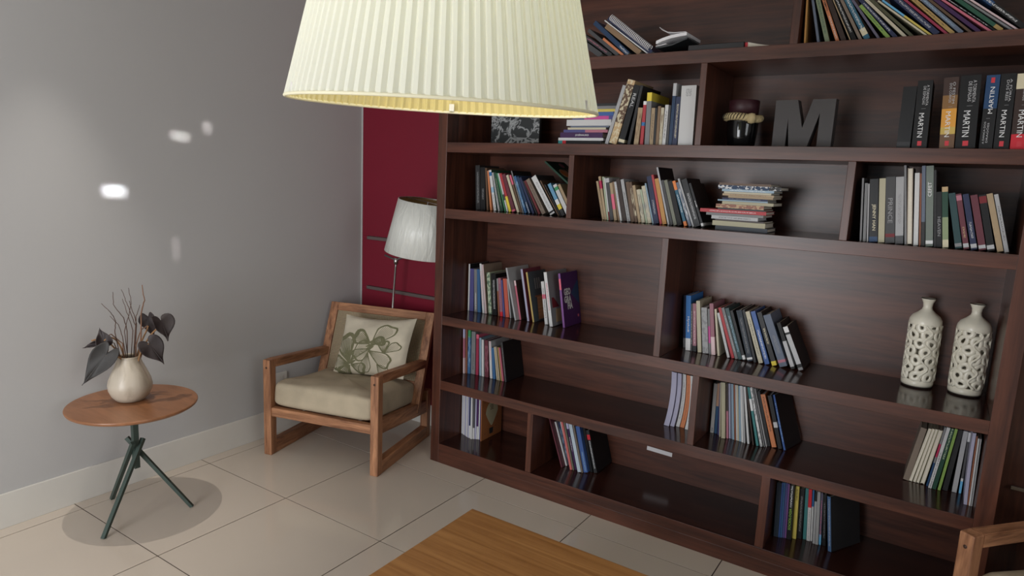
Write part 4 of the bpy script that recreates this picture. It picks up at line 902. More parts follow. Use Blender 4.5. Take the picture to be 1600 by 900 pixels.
[0.9192, 0.085, 1.3446, -0.1962, 0.0159, 0.1844, 0.17, 'dark grey', 'dark grey book, fifth from left in third shelf row left of flat stack', 'books on the third shelf', {'b': [(0.9, 1, 'light grey')]}],
[0.9385, 0.085, 1.3446, -0.212, 0.0134, 0.1655, 0.17, 'tan', 'tan and pink book in third shelf row left of flat stack', 'books on the third shelf', {'b': [(0.3, 0.7, 'pink')]}],
[0.9573, 0.085, 1.3446, -0.2355, 0.0074, 0.1722, 0.17, 'tan brown', 'slim tan brown book in third shelf row left of flat stack', 'books on the third shelf', {}],
[0.9667, 0.085, 1.3446, -0.2421, 0.0096, 0.1727, 0.17, 'white', 'white book in third shelf row left of flat stack', 'books on the third shelf', {'m': 'blue grey', 'mv': (0.5, 1)}],
[0.9796, 0.085, 1.3446, -0.2535, 0.0175, 0.1847, 0.17, 'dark brown', 'dark brown book in third shelf row left of flat stack', 'books on the third shelf', {}],
[1.0007, 0.085, 1.3446, -0.2526, 0.0145, 0.1844, 0.17, 'light grey', 'light grey book in third shelf row left of flat stack', 'books on the third shelf', {'m': 'black', 'mv': (0, 0.7)}],
[1.019, 0.085, 1.3446, -0.2322, 0.0152, 0.1734, 0.17, 'brown', 'brown book, eleventh from left in third shelf row left of flat stack', 'books on the third shelf', {}],
[1.0368, 0.085, 1.3446, -0.2415, 0.0116, 0.174, 0.17, 'brown', 'brown book, twelfth from left in third shelf row left of flat stack', 'books on the third shelf', {'m': 'cream', 'ml': 1}],
[1.0522, 0.085, 1.3446, -0.2555, 0.0121, 0.1607, 0.17, 'tan', 'tan book, thirteenth from left in third shelf row left of flat stack', 'books on the third shelf', {}],
[1.0671, 0.085, 1.3446, -0.2504, 0.0148, 0.1432, 0.17, 'cream', 'cream book, fourteenth from left in third shelf row left of flat stack', 'books on the third shelf', {'m': 'dark grey', 'ml': 1}],
[1.0861, 0.085, 1.3446, -0.2724, 0.0084, 0.1455, 0.17, 'pale green', 'pale green book in third shelf row left of flat stack', 'books on the third shelf', {'m': 'grey', 'ml': 1}],
[1.096, 0.085, 1.3446, -0.269, 0.016, 0.1603, 0.17, 'cream', 'cream book, sixteenth from left in third shelf row left of flat stack', 'books on the third shelf', {'m': 'grey', 'ml': 1}],
[1.1154, 0.085, 1.3446, -0.281, 0.0061, 0.1741, 0.17, 'light blue', 'slim light blue book in third shelf row left of flat stack', 'books on the third shelf', {}],
[1.1233, 0.085, 1.3446, -0.2499, 0.0207, 0.2017, 0.17, 'navy', 'navy book in third shelf row left of flat stack', 'books on the third shelf', {'m': 'light grey', 'mv': (0.2, 0.5)}],
[1.1487, 0.085, 1.3446, -0.265, 0.0095, 0.2105, 0.17, 'red', 'red book in third shelf row left of flat stack', 'books on the third shelf', {}],
[1.1611, 0.085, 1.3446, -0.2687, 0.0169, 0.1942, 0.17, 'amber', 'amber book in third shelf row left of flat stack', 'books on the third shelf', {}],
[1.1839, 0.085, 1.3446, -0.2902, 0.0073, 0.2452, 0.17, 'light grey', 'slim light grey book, twenty-first from left in third shelf row left of flat stack', 'books on the third shelf', {'cov': 'black'}],
[1.1944, 0.085, 1.3446, -0.3005, 0.0114, 0.1906, 0.17, 'dark grey', 'dark grey book, twenty-second from left in third shelf row left of flat stack', 'books on the third shelf', {}],
[1.2093, 0.085, 1.3446, -0.309, 0.0138, 0.1919, 0.17, 'grey green', 'grey green book in third shelf row left of flat stack', 'books on the third shelf', {}],
[1.2263, 0.085, 1.3446, -0.3184, 0.0188, 0.1883, 0.17, 'black', 'black book, twenty-fourth from left in third shelf row left of flat stack', 'books on the third shelf', {}],
[1.2543, 0.085, 1.3446, -0.3538, 0.0121, 0.1926, 0.17, 'teal blue', 'teal blue and orange book in third shelf row left of flat stack', 'books on the third shelf', {'b': [(0, 0.1, 'orange'), (0.8, 1, 'orange')], 'm': 'white', 'mv': (0.3, 0.7)}],
[1.2737, 0.085, 1.3446, -0.3809, 0.0109, 0.1887, 0.17, 'blue grey', 'blue grey book in third shelf row left of flat stack', 'books on the third shelf', {'m': 'white', 'ml': 1}],
[1.289, 0.085, 1.3446, -0.3939, 0.0075, 0.2071, 0.17, 'light grey', 'slim light grey book, twenty-seventh from left in third shelf row left of flat stack', 'books on the third shelf', {}],
[1.2987, 0.085, 1.3446, -0.3789, 0.0234, 0.2015, 0.17, 'black', 'black book, twenty-eighth from left in third shelf row left of flat stack', 'books on the third shelf', {'m': 'light grey', 'mv': (0.15, 0.7)}],
[1.3277, 0.085, 1.3446, -0.3822, 0.0092, 0.1883, 0.17, 'black', 'black book, twenty-ninth from left in third shelf row left of flat stack', 'books on the third shelf', {'b': [(0.03, 0.09, 'white')], 'm': 'white', 'mv': (0.45, 0.6)}],
[1.9088, 0.045, 1.3446, -0.079, 0.0056, 0.2204, 0.17, 'grey', "slim grey book, first from left in the third shelf's right-end row", 'books on the third shelf', {}],
[1.9188, 0.045, 1.3446, -0.0817, 0.0091, 0.2033, 0.17, 'grey', "grey book in the third shelf's right-end row", 'books on the third shelf', {}],
[1.931, 0.045, 1.3446, -0.0926, 0.0047, 0.2021, 0.17, 'light grey', "slim light grey book in the third shelf's right-end row", 'books on the third shelf', {}],
[1.9383, 0.045, 1.3446, -0.1013, 0.0262, 0.2183, 0.17, 'black', "black book, fourth from left in the third shelf's right-end row", 'books on the third shelf', {'t': ('JENNY HAN', 0.18, 0.6, 'cream'), 'b': [(0, 0.08, 'dark blue')]}],
[1.9669, 0.045, 1.3446, -0.0983, 0.0191, 0.2216, 0.17, 'beige', "beige book in the third shelf's right-end row", 'books on the third shelf', {}],
[1.9887, 0.045, 1.3446, -0.1075, 0.0283, 0.2276, 0.17, 'dark grey', "dark grey book in the third shelf's right-end row", 'books on the third shelf', {'t': ('PRINCE', 0.3, 0.68, 'grey'), 'b': [(0.09, 0.14, 'dark red')]}],
[2.0192, 0.045, 1.3446, -0.109, 0.0239, 0.2288, 0.17, 'light grey', "light grey book, seventh from left in the third shelf's right-end row", 'books on the third shelf', {'m': 'grey', 'mv': (0.3, 0.75), 'b': [(0, 0.12, 'dark grey')]}],
[2.0473, 0.045, 1.3446, -0.1234, 0.0061, 0.2694, 0.17, 'grey', "slim grey book, eighth from left in the third shelf's right-end row", 'books on the third shelf', {}],
[2.054, 0.045, 1.3446, -0.1111, 0.0165, 0.2606, 0.17, 'taupe', "taupe book in the third shelf's right-end row", 'books on the third shelf', {'pg': 1}],
[2.0737, 0.045, 1.3446, -0.1029, 0.0136, 0.2441, 0.17, 'white', "white book in the third shelf's right-end row", 'books on the third shelf', {}],
[2.0901, 0.045, 1.3446, -0.1109, 0.0051, 0.2434, 0.17, 'rust', "slim rust book in the third shelf's right-end row", 'books on the third shelf', {}],
[2.0965, 0.045, 1.3446, -0.1137, 0.0104, 0.2688, 0.17, 'blue grey', "blue grey and charcoal book in the third shelf's right-end row", 'books on the third shelf', {'b': [(0, 0.3, 'charcoal')]}],
[2.1093, 0.045, 1.3446, -0.1154, 0.021, 0.2688, 0.17, 'green grey', "green grey book in the third shelf's right-end row", 'books on the third shelf', {'t': ('-CEFET', 0.62, 0.8, 'white'), 'b': [(0.03, 0.07, 'white')]}],
[2.1332, 0.045, 1.3446, -0.1228, 0.0067, 0.2562, 0.17, 'charcoal', "slim charcoal book in the third shelf's right-end row", 'books on the third shelf', {}],
[2.1409, 0.045, 1.3446, -0.1246, 0.0148, 0.1839, 0.17, 'black', "black book, fifteenth from left in the third shelf's right-end row", 'books on the third shelf', {'t': ('HEAVEN', 0.2, 0.55, 'grey')}],
[2.1582, 0.045, 1.3446, -0.1336, 0.0165, 0.2014, 0.17, 'dark green', "dark green and sage green book in the third shelf's right-end row", 'books on the third shelf', {'b': [(0, 0.13, 'cream'), (0.13, 0.5, 'sage green'), (0.92, 1, 'tan')]}],
[2.1939, 0.045, 1.3446, -0.231, 0.0188, 0.1841, 0.17, 'dark teal', "dark teal book in the third shelf's right-end row", 'books on the third shelf', {'b': [(0.03, 0.09, 'grey')]}],
[2.2174, 0.045, 1.3446, -0.2477, 0.015, 0.1836, 0.17, 'maroon', "maroon book, eighteenth from left in the third shelf's right-end row", 'books on the third shelf', {'b': [(0.03, 0.1, 'light grey'), (0.88, 0.97, 'dusty pink')], 'm': 'tan', 'mv': (0.2, 0.4)}],
[2.238, 0.045, 1.3446, -0.2582, 0.0165, 0.1838, 0.17, 'navy', "navy book in the third shelf's right-end row", 'books on the third shelf', {'b': [(0.03, 0.1, 'light grey')], 'm': 'light grey', 'mv': (0.2, 0.5)}],
[2.2594, 0.045, 1.3446, -0.2604, 0.0191, 0.1819, 0.17, 'maroon', "maroon book, twentieth from left in the third shelf's right-end row", 'books on the third shelf', {'b': [(0.03, 0.09, 'light grey')]}],
[2.2821, 0.045, 1.3446, -0.2611, 0.0194, 0.184, 0.17, 'black', "black book, twenty-first from left in the third shelf's right-end row", 'books on the third shelf', {'b': [(0.03, 0.1, 'light grey'), (0.85, 0.97, 'dark red')]}],
[2.308, 0.045, 1.3446, -0.2824, 0.0163, 0.1898, 0.17, 'tan', "tan book in the third shelf's right-end row", 'books on the third shelf', {}],
[2.3274, 0.045, 1.3446, -0.281, 0.0112, 0.1891, 0.17, 'light grey', "light grey book, twenty-third from left in the third shelf's right-end row", 'books on the third shelf', {'m': 'dark grey', 'mv': (0.2, 0.8)}],
[0.0701, 0.2, 0.7976, -0.0147, 0.009, 0.2519, 0.172, 'white', 'white book, first from left on shelf with purple schoolbook', 'books on the fourth shelf', {'cov': 'black'}],
[0.0821, 0.2, 0.7976, -0.0223, 0.0245, 0.2277, 0.172, 'purple blue', 'purple blue book, second from left on shelf with purple schoolbook', 'books on the fourth shelf', {}],
[0.1135, 0.2, 0.7976, -0.0483, 0.0177, 0.2283, 0.172, 'grey', 'grey book on shelf with purple schoolbook', 'books on the fourth shelf', {'m': 'white', 'mv': (0.05, 0.45)}],
[0.1352, 0.2, 0.7976, -0.0637, 0.0186, 0.2297, 0.172, 'blue', 'blue book on shelf with purple schoolbook', 'books on the fourth shelf', {}],
[0.1675, 0.2, 0.7976, -0.1188, 0.0126, 0.2623, 0.172, 'white', 'white book, fifth from left on shelf with purple schoolbook', 'books on the fourth shelf', {'m': 'pink', 'cov': 'dark brown'}],
[0.1833, 0.2, 0.7976, -0.1287, 0.0112, 0.2594, 0.172, 'pale pink', 'pale pink book on shelf with purple schoolbook', 'books on the fourth shelf', {'cov': 'taupe'}],
[0.2076, 0.2, 0.7976, -0.1091, 0.0192, 0.2204, 0.172, 'pale green', 'pale green book on shelf with purple schoolbook', 'books on the fourth shelf', {'m': 'dark green', 'mm': 1}],
[0.2304, 0.2, 0.7976, -0.0854, 0.0291, 0.2174, 0.172, 'black', 'black book on shelf with purple schoolbook', 'books on the fourth shelf', {'m': 'light grey'}],
[0.2683, 0.2, 0.7976, -0.1042, 0.0084, 0.1961, 0.172, 'rust', 'rust and grey book on shelf with purple schoolbook', 'books on the fourth shelf', {'b': [(0.67, 1, 'grey')]}],
[0.2807, 0.2, 0.7976, -0.1196, 0.0161, 0.2003, 0.172, 'dusty pink', 'dusty pink book on shelf with purple schoolbook', 'books on the fourth shelf', {'b': [(0, 0.12, 'red')], 'm': 'dark purple'}],
[0.3, 0.2, 0.7976, -0.1312, 0.0103, 0.1917, 0.172, 'purple blue', 'purple blue book, eleventh from left on shelf with purple schoolbook', 'books on the fourth shelf', {}],
[0.3146, 0.2, 0.7976, -0.1331, 0.0226, 0.2006, 0.172, 'red orange', 'red orange book on shelf with purple schoolbook', 'books on the fourth shelf', {}],
[0.3427, 0.2, 0.7976, -0.1562, 0.0064, 0.203, 0.172, 'light grey', 'slim light grey book on shelf with purple schoolbook', 'books on the fourth shelf', {}],
[0.3911, 0.1696, 0.7976, -0.2596, 0.0088, 0.2698, 0.2, 'light grey', 'light grey book on shelf with purple schoolbook', 'books on the fourth shelf', {'cov': 'pale grey'}],
[0.4007, 0.2, 0.7976, -0.2257, 0.0102, 0.202, 0.172, 'pink', 'pink book on shelf with purple schoolbook', 'books on the fourth shelf', {'cov': 'dark brown', 'b': [(0.87, 1, 'pale pink')]}],
[0.4475, 0.2, 0.7976, -0.2101, 0.0117, 0.2656, 0.172, 'lavender', 'lavender book on shelf with purple schoolbook', 'books on the fourth shelf', {'cov': 'maroon'}],
[0.4794, 0.2, 0.7976, -0.2196, 0.0094, 0.2537, 0.172, 'gold', 'slim yellow-spined book with brick tower cover on shelf with purple schoolbook', 'books on the fourth shelf', {'cov': 'slate', 'tower': 1}],
[0.5506, 0.2, 0.7976, -0.1671, 0.0174, 0.2151, 0.172, 'white', 'white book, eighteenth from left on shelf with purple schoolbook', 'books on the fourth shelf', {'m': 'dark grey', 'b': [(0.6, 0.7, 'pink')]}],
[0.5926, 0.1752, 0.7976, -0.1903, 0.0171, 0.2689, 0.197, 'white', 'white book, nineteenth from left on shelf with purple schoolbook', 'books on the fourth shelf', {'m': 'pink', 'mv': (0.3, 0.8), 'cov': 'grey', 'photo': 1}],
[0.6534, 0.2, 0.7976, -0.165, 0.0109, 0.2666, 0.172, 'purple', 'purple geography schoolbook with blue wedge on shelf with purple schoolbook', 'books on the fourth shelf', {'cov': 'dark purple', 'geo': 1, 'b': [(0.7, 0.9, 'pink')]}],
[1.2445, 0.24, 0.7976, -0.0777, 0.0239, 0.2354, 0.132, 'navy', 'navy and grey book in leaning row left of ceramic vases', 'books on the fourth shelf', {'b': [(0, 0.18, 'grey')]}],
[1.2692, 0.2, 0.7976, -0.0761, 0.0209, 0.2423, 0.17, 'bright blue', 'bright blue and white book in leaning row left of ceramic vases', 'books on the fourth shelf', {'b': [(0, 0.22, 'white')], 't': ('Hyeludi', 0.34, 0.62, 'white')}],
[1.2911, 0.2, 0.7976, -0.0777, 0.0076, 0.2086, 0.17, 'dark grey', 'slim dark grey book in leaning row left of ceramic vases', 'books on the fourth shelf', {'m': 'light grey'}],
[1.3018, 0.2, 0.7976, -0.0883, 0.0148, 0.2118, 0.17, 'dusty pink', 'dusty pink book in leaning row left of ceramic vases', 'books on the fourth shelf', {'m': 'pale pink', 'b': [(0, 0.12, 'black')]}],
[1.3236, 0.2, 0.7976, -0.1187, 0.0162, 0.2259, 0.17, 'cream', 'cream book, fifth from left in leaning row left of ceramic vases', 'books on the fourth shelf', {}],
[1.3454, 0.2, 0.7976, -0.1223, 0.0248, 0.2, 0.17, 'light grey', 'light grey book in leaning row left of ceramic vases', 'books on the fourth shelf', {'m': 'grey', 'mm': 1}],
[1.3731, 0.2, 0.7976, -0.1193, 0.0077, 0.1982, 0.17, 'grey', 'slim grey and magenta book in leaning row left of ceramic vases', 'books on the fourth shelf', {'b': [(0.25, 0.62, 'magenta')]}],
[1.3834, 0.2, 0.7976, -0.1292, 0.0161, 0.2226, 0.17, 'dusty pink', 'dusty pink and pale pink book in leaning row left of ceramic vases', 'books on the fourth shelf', {'b': [(0, 0.35, 'pale pink')]}],
[1.41, 0.2, 0.7976, -0.1587, 0.0083, 0.2024, 0.17, 'cream', 'cream book, ninth from left in leaning row left of ceramic vases', 'books on the fourth shelf', {}],
[1.4516, 0.2, 0.7976, -0.3205, 0.01, 0.1942, 0.17, 'white', 'white book in leaning row left of ceramic vases', 'books on the fourth shelf', {'m': 'grey'}],
[1.4698, 0.2, 0.7976, -0.3532, 0.0118, 0.221, 0.17, 'red', 'red book in leaning row left of ceramic vases', 'books on the fourth shelf', {}],
[1.4846, 0.2, 0.7976, -0.3591, 0.0118, 0.2228, 0.17, 'grey', 'grey book in leaning row left of ceramic vases', 'books on the fourth shelf', {'m': 'light grey'}],
[1.4988, 0.2, 0.7976, -0.353, 0.0152, 0.2227, 0.17, 'dark teal', 'dark teal book in leaning row left of ceramic vases', 'books on the fourth shelf', {'m': 'light blue'}],
[1.5169, 0.2, 0.7976, -0.3484, 0.011, 0.2149, 0.17, 'charcoal', 'charcoal book, fourteenth from left in leaning row left of ceramic vases', 'books on the fourth shelf', {'b': [(0.02, 0.1, 'white')]}],
[1.5356, 0.2, 0.7976, -0.3137, 0.0217, 0.2172, 0.17, 'dark slate', 'dark slate book in leaning row left of ceramic vases', 'books on the fourth shelf', {'m': 'grey', 'b': [(0.03, 0.07, 'white')]}],
[1.5616, 0.2, 0.7976, -0.3129, 0.0095, 0.2234, 0.17, 'charcoal', 'charcoal book, sixteenth from left in leaning row left of ceramic vases', 'books on the fourth shelf', {}],
[1.5811, 0.2, 0.7976, -0.3487, 0.0166, 0.22, 0.17, 'cream', 'cream book, seventeenth from left in leaning row left of ceramic vases', 'books on the fourth shelf', {'m': 'dark grey'}],
[1.6059, 0.2, 0.7976, -0.3583, 0.0177, 0.2246, 0.17, 'royal blue', 'royal blue book in leaning row left of ceramic vases', 'books on the fourth shelf', {'m': 'white', 'mv': (0.1, 0.65)}],
[1.6344, 0.2, 0.7976, -0.374, 0.018, 0.2255, 0.17, 'black', 'black book in leaning row left of ceramic vases', 'books on the fourth shelf', {'b': [(0, 0.08, 'yellow')], 'm': 'cream', 'mv': (0.4, 0.7)}],
[1.6639, 0.2, 0.7976, -0.4032, 0.0292, 0.2195, 0.17, 'blue grey', 'blue grey book in leaning row left of ceramic vases', 'books on the fourth shelf', {'m': 'grey', 'mv': (0.25, 0.6), 'b': [(0.08, 0.13, 'dusty pink')]}],
[1.7079, 0.2, 0.7976, -0.3956, 0.0144, 0.1937, 0.17, 'black', 'black and light grey book, twenty-first from left in leaning row left of ceramic vases', 'books on the fourth shelf', {'b': [(0.05, 0.6, 'light grey')], 'half': 1}],
[1.7364, 0.2, 0.7976, -0.4383, 0.0179, 0.1832, 0.17, 'black', 'black and light grey book, twenty-second from left in leaning row left of ceramic vases', 'books on the fourth shelf', {'b': [(0.0, 0.06, 'grey'), (0.14, 0.82, 'light grey'), (0.87, 1, 'white')], 'cov': 'black'}],
[0.0697, 0.176, 0.4536, -0.0343, 0.0097, 0.2487, 0.196, 'pale pink', 'pale pink and lavender magazine in left-end row under purple schoolbook', 'magazines and books on the fifth shelf', {'b': [(0.8, 1, 'lavender'), (0.35, 0.78, 'dusty pink')]}],
[0.0798, 0.1864, 0.4536, -0.0276, 0.0082, 0.2431, 0.186, 'rust', 'rust magazine in left-end row under purple schoolbook', 'magazines and books on the fifth shelf', {'m': 'brown'}],
[0.0888, 0.1917, 0.4536, -0.0224, 0.0162, 0.2438, 0.18, 'blue', 'blue and green magazine in left-end row under purple schoolbook', 'magazines and books on the fifth shelf', {'b': [(0.82, 1, 'green')], 'm': 'light blue', 'ml': 1}],
[0.1056, 0.2, 0.4536, -0.019, 0.0257, 0.2349, 0.172, 'grey', 'grey magazine in left-end row under purple schoolbook', 'magazines and books on the fifth shelf', {'m': 'dark grey', 'mv': (0.1, 0.5)}],
[0.1376, 0.2, 0.4536, -0.0227, 0.0167, 0.2235, 0.172, 'crimson', 'crimson magazine in left-end row under purple schoolbook', 'magazines and books on the fifth shelf', {'b': [(0.9, 1, 'pink')]}],
[0.1621, 0.2, 0.4536, -0.0448, 0.0129, 0.2085, 0.172, 'light blue', 'light blue magazine in left-end row under purple schoolbook', 'magazines and books on the fifth shelf', {}],
[0.178, 0.2, 0.4536, -0.0477, 0.0128, 0.201, 0.172, 'white', 'white magazine, seventh from left in left-end row under purple schoolbook', 'magazines and books on the fifth shelf', {}],
[0.1985, 0.2, 0.4536, -0.0577, 0.0227, 0.2024, 0.172, 'maroon', 'maroon magazine in left-end row under purple schoolbook', 'magazines and books on the fifth shelf', {'m': 'dusty pink', 'ml': 1}],
[0.2324, 0.2, 0.4536, -0.0887, 0.0144, 0.2008, 0.172, 'white', 'white magazine, ninth from left in left-end row under purple schoolbook', 'magazines and books on the fifth shelf', {'m': 'pink', 'mv': (0.5, 1)}],
[0.2507, 0.2, 0.4536, -0.1088, 0.0164, 0.1691, 0.172, 'blue', 'blue magazine in left-end row under purple schoolbook', 'magazines and books on the fifth shelf', {}],
[0.2755, 0.2, 0.4536, -0.1513, 0.0048, 0.177, 0.172, 'cream', 'slim cream magazine, eleventh from left in left-end row under purple schoolbook', 'magazines and books on the fifth shelf', {}],
[0.2838, 0.2, 0.4536, -0.1663, 0.0047, 0.1787, 0.172, 'tan', 'slim tan magazine in left-end row under purple schoolbook', 'magazines and books on the fifth shelf', {}],
[0.29, 0.2, 0.4536, -0.1708, 0.0045, 0.1803, 0.172, 'cream', 'slim cream magazine, thirteenth from left in left-end row under purple schoolbook', 'magazines and books on the fifth shelf', {}],
[0.2958, 0.2, 0.4536, -0.1739, 0.0047, 0.1813, 0.172, 'dark brown', 'slim dark brown magazine in left-end row under purple schoolbook', 'magazines and books on the fifth shelf', {}],
[0.3025, 0.2, 0.4536, -0.1785, 0.0061, 0.1799, 0.172, 'mustard', 'slim mustard magazine in left-end row under purple schoolbook', 'magazines and books on the fifth shelf', {}],
[0.3115, 0.2, 0.4536, -0.1792, 0.0078, 0.1789, 0.172, 'pink', 'slim pink magazine in left-end row under purple schoolbook', 'magazines and books on the fifth shelf', {}],
[0.3276, 0.2, 0.4536, -0.1722, 0.0103, 0.2112, 0.172, 'dark grey', 'dark grey magazine in left-end row under purple schoolbook', 'magazines and books on the fifth shelf', {'cov': 'black', 'm': 'grey'}],
[1.2185, 0.1489, 0.455, 0.0607, 0.0229, 0.2493, 0.19, 'lavender', 'lavender booklet, first from left among bent booklets above white paper strip', 'bent booklets on the fifth shelf', {'bend': 0.7}],
[1.2442, 0.1574, 0.4545, 0.0533, 0.0177, 0.2466, 0.19, 'lavender', 'lavender booklet, second from left among bent booklets above white paper strip', 'bent booklets on the fifth shelf', {'bend': 0.7}],
[1.2664, 0.1703, 0.4542, 0.0378, 0.0151, 0.2437, 0.19, 'white', 'white booklet, third from left among bent booklets above white paper strip', 'bent booklets on the fifth shelf', {'bend': 0.7, 'm': 'grey'}],
[1.2842, 0.1719, 0.4543, 0.0379, 0.0184, 0.2416, 0.19, 'orange', 'orange booklet among bent booklets above white paper strip', 'bent booklets on the fifth shelf', {'bend': 0.7, 'm': 'rust'}],
[1.3095, 0.1629, 0.4538, 0.012, 0.0141, 0.2443, 0.19, 'white', 'white booklet, fifth from left among bent booklets above white paper strip', 'bent booklets on the fifth shelf', {'bend': 0.7, 'm': 'grey'}],
[1.4105, 0.2, 0.4536, -0.0177, 0.0148, 0.2216, 0.172, 'white', 'white magazine, first from left in middle row of the fifth shelf', 'magazines and books on the fifth shelf', {'m': 'dark blue', 'mv': (0.02, 0.1)}],
[1.4283, 0.2, 0.4536, -0.0286, 0.0111, 0.2245, 0.172, 'blue', 'blue and peach magazine in middle row of the fifth shelf', 'magazines and books on the fifth shelf', {'b': [(0.55, 1, 'peach')]}],
[1.4458, 0.19, 0.4536, -0.0525, 0.0055, 0.2305, 0.182, 'purple blue', 'slim purple blue magazine in middle row of the fifth shelf', 'magazines and books on the fifth shelf', {}],
[1.4578, 0.1735, 0.4536, -0.0775, 0.005, 0.2383, 0.198, 'cream', 'slim cream magazine, fourth from left in middle row of the fifth shelf', 'magazines and books on the fifth shelf', {}],
[1.4694, 0.1633, 0.4536, -0.0922, 0.0158, 0.2437, 0.2, 'beige', 'beige magazine in middle row of the fifth shelf', 'magazines and books on the fifth shelf', {}],
[1.4883, 0.1752, 0.4536, -0.1021, 0.0072, 0.2406, 0.197, 'dark brown', 'slim dark brown and dusty pink magazine in middle row of the fifth shelf', 'magazines and books on the fifth shelf', {'b': [(0, 0.5, 'dusty pink')]}],
[1.4975, 0.1828, 0.4536, -0.1078, 0.0054, 0.2394, 0.189, 'lavender', 'slim lavender magazine in middle row of the fifth shelf', 'magazines and books on the fifth shelf', {}],
[1.5047, 0.183, 0.4536, -0.1118, 0.0067, 0.2403, 0.189, 'blue grey', 'slim blue grey magazine in middle row of the fifth shelf', 'magazines and books on the fifth shelf', {}],
[1.5126, 0.1789, 0.4536, -0.114, 0.0073, 0.2415, 0.193, 'light blue', 'slim light blue magazine, ninth from left in middle row of the fifth shelf', 'magazines and books on the fifth shelf', {}],
[1.5229, 0.1748, 0.4536, -0.1149, 0.0048, 0.2427, 0.197, 'rust', 'slim rust magazine in middle row of the fifth shelf', 'magazines and books on the fifth shelf', {}],
[1.529, 0.179, 0.4536, -0.1163, 0.0042, 0.2408, 0.193, 'white', 'slim white magazine, eleventh from left in middle row of the fifth shelf', 'magazines and books on the fifth shelf', {}],
[1.5345, 0.1779, 0.4536, -0.1154, 0.0055, 0.2412, 0.194, 'cream', 'slim cream magazine, twelfth from left in middle row of the fifth shelf', 'magazines and books on the fifth shelf', {}],
[1.5419, 0.1776, 0.4536, -0.1142, 0.0073, 0.2401, 0.194, 'light blue', 'slim light blue magazine, thirteenth from left in middle row of the fifth shelf', 'magazines and books on the fifth shelf', {}],
[1.5519, 0.173, 0.4536, -0.122, 0.0073, 0.2432, 0.199, 'white', 'slim white magazine, fourteenth from left in middle row of the fifth shelf', 'magazines and books on the fifth shelf', {}],
[1.5619, 0.1685, 0.4536, -0.1299, 0.0062, 0.2442, 0.2, 'light grey', 'slim light grey magazine, fifteenth from left in middle row of the fifth shelf', 'magazines and books on the fifth shelf', {}],
[1.5763, 0.1715, 0.4536, -0.1616, 0.0075, 0.244, 0.2, 'white', 'slim white magazine, sixteenth from left in middle row of the fifth shelf', 'magazines and books on the fifth shelf', {}],
[1.5975, 0.1713, 0.4536, -0.212, 0.0055, 0.246, 0.2, 'dark brown', 'slim dark brown magazine in middle row of the fifth shelf', 'magazines and books on the fifth shelf', {}],
[1.6125, 0.1733, 0.4536, -0.2467, 0.0091, 0.2487, 0.199, 'teal', 'teal and white magazine in middle row of the fifth shelf', 'magazines and books on the fifth shelf', {'b': [(0.6, 0.8, 'white')]}],
[1.6278, 0.1742, 0.4536, -0.266, 0.0085, 0.2515, 0.198, 'white', 'white magazine, nineteenth from left in middle row of the fifth shelf', 'magazines and books on the fifth shelf', {'m': 'grey', 'mm': 1}],
[1.641, 0.1814, 0.4536, -0.2809, 0.0035, 0.2506, 0.191, 'grey', 'slim grey magazine in middle row of the fifth shelf', 'magazines and books on the fifth shelf', {}],
[1.6475, 0.1897, 0.4536, -0.2892, 0.0034, 0.2475, 0.182, 'light grey', 'slim light grey magazine, twenty-first from left in middle row of the fifth shelf', 'magazines and books on the fifth shelf', {}],
[1.6516, 0.2, 0.4536, -0.2845, 0.0114, 0.2324, 0.172, 'charcoal', 'charcoal magazine in middle row of the fifth shelf', 'magazines and books on the fifth shelf', {}],
[1.6689, 0.2, 0.4536, -0.306, 0.0178, 0.2243, 0.172, 'orange', 'orange magazine in middle row of the fifth shelf', 'magazines and books on the fifth shelf', {'m': 'dark brown', 'mv': (0.3, 0.95)}],
[1.6944, 0.2, 0.4536, -0.2914, 0.0147, 0.2245, 0.172, 'black', 'black magazine in middle row of the fifth shelf', 'magazines and books on the fifth shelf', {'b': [(0.4, 0.5, 'light grey')]}],
[1.7156, 0.2, 0.4536, -0.3141, 0.0083, 0.2301, 0.15, 'royal blue', 'royal blue magazine in middle row of the fifth shelf', 'magazines and books on the fifth shelf', {'m': 'light blue', 'cov': 'black', 'yaw': 0.22}],
[2.1432, 0.2, 0.4564, 0.1519, 0.0188, 0.2155, 0.172, 'taupe', 'taupe book in right-end row below the vases', 'magazines and books on the fifth shelf', {}],
[2.1625, 0.2, 0.4553, 0.168, 0.01, 0.2193, 0.172, 'cream', 'cream book, second from left in right-end row below the vases', 'magazines and books on the fifth shelf', {'pg': 1}],
[2.1755, 0.2, 0.455, 0.1574, 0.0089, 0.2205, 0.172, 'cream', 'cream book, third from left in right-end row below the vases', 'magazines and books on the fifth shelf', {'pg': 1}],
[2.1861, 0.2, 0.4551, 0.1523, 0.0096, 0.2212, 0.172, 'beige', 'beige book in right-end row below the vases', 'magazines and books on the fifth shelf', {'pg': 1}],
[2.199, 0.2, 0.4555, 0.142, 0.0131, 0.2212, 0.172, 'cream', 'cream book, fifth from left in right-end row below the vases', 'magazines and books on the fifth shelf', {'pg': 1, 'cov': 'maroon'}],
[2.2178, 0.1913, 0.4543, 0.1214, 0.0057, 0.2368, 0.181, 'grey', 'slim grey and crimson book in right-end row below the vases', 'magazines and books on the fifth shelf', {'b': [(0.5, 0.72, 'crimson'), (0, 0.4, 'dark blue')]}],
[2.2252, 0.1766, 0.4547, 0.1179, 0.0097, 0.2424, 0.195, 'white', 'white book in right-end row below the vases', 'magazines and books on the fifth shelf', {'m': 'dark grey', 'mv': (0.0, 0.6)}],
[2.237, 0.1772, 0.455, 0.1133, 0.0121, 0.2412, 0.195, 'dark green', 'dark green book in right-end row below the vases', 'magazines and books on the fifth shelf', {'m': 'pale green', 'mv': (0.5, 1)}],
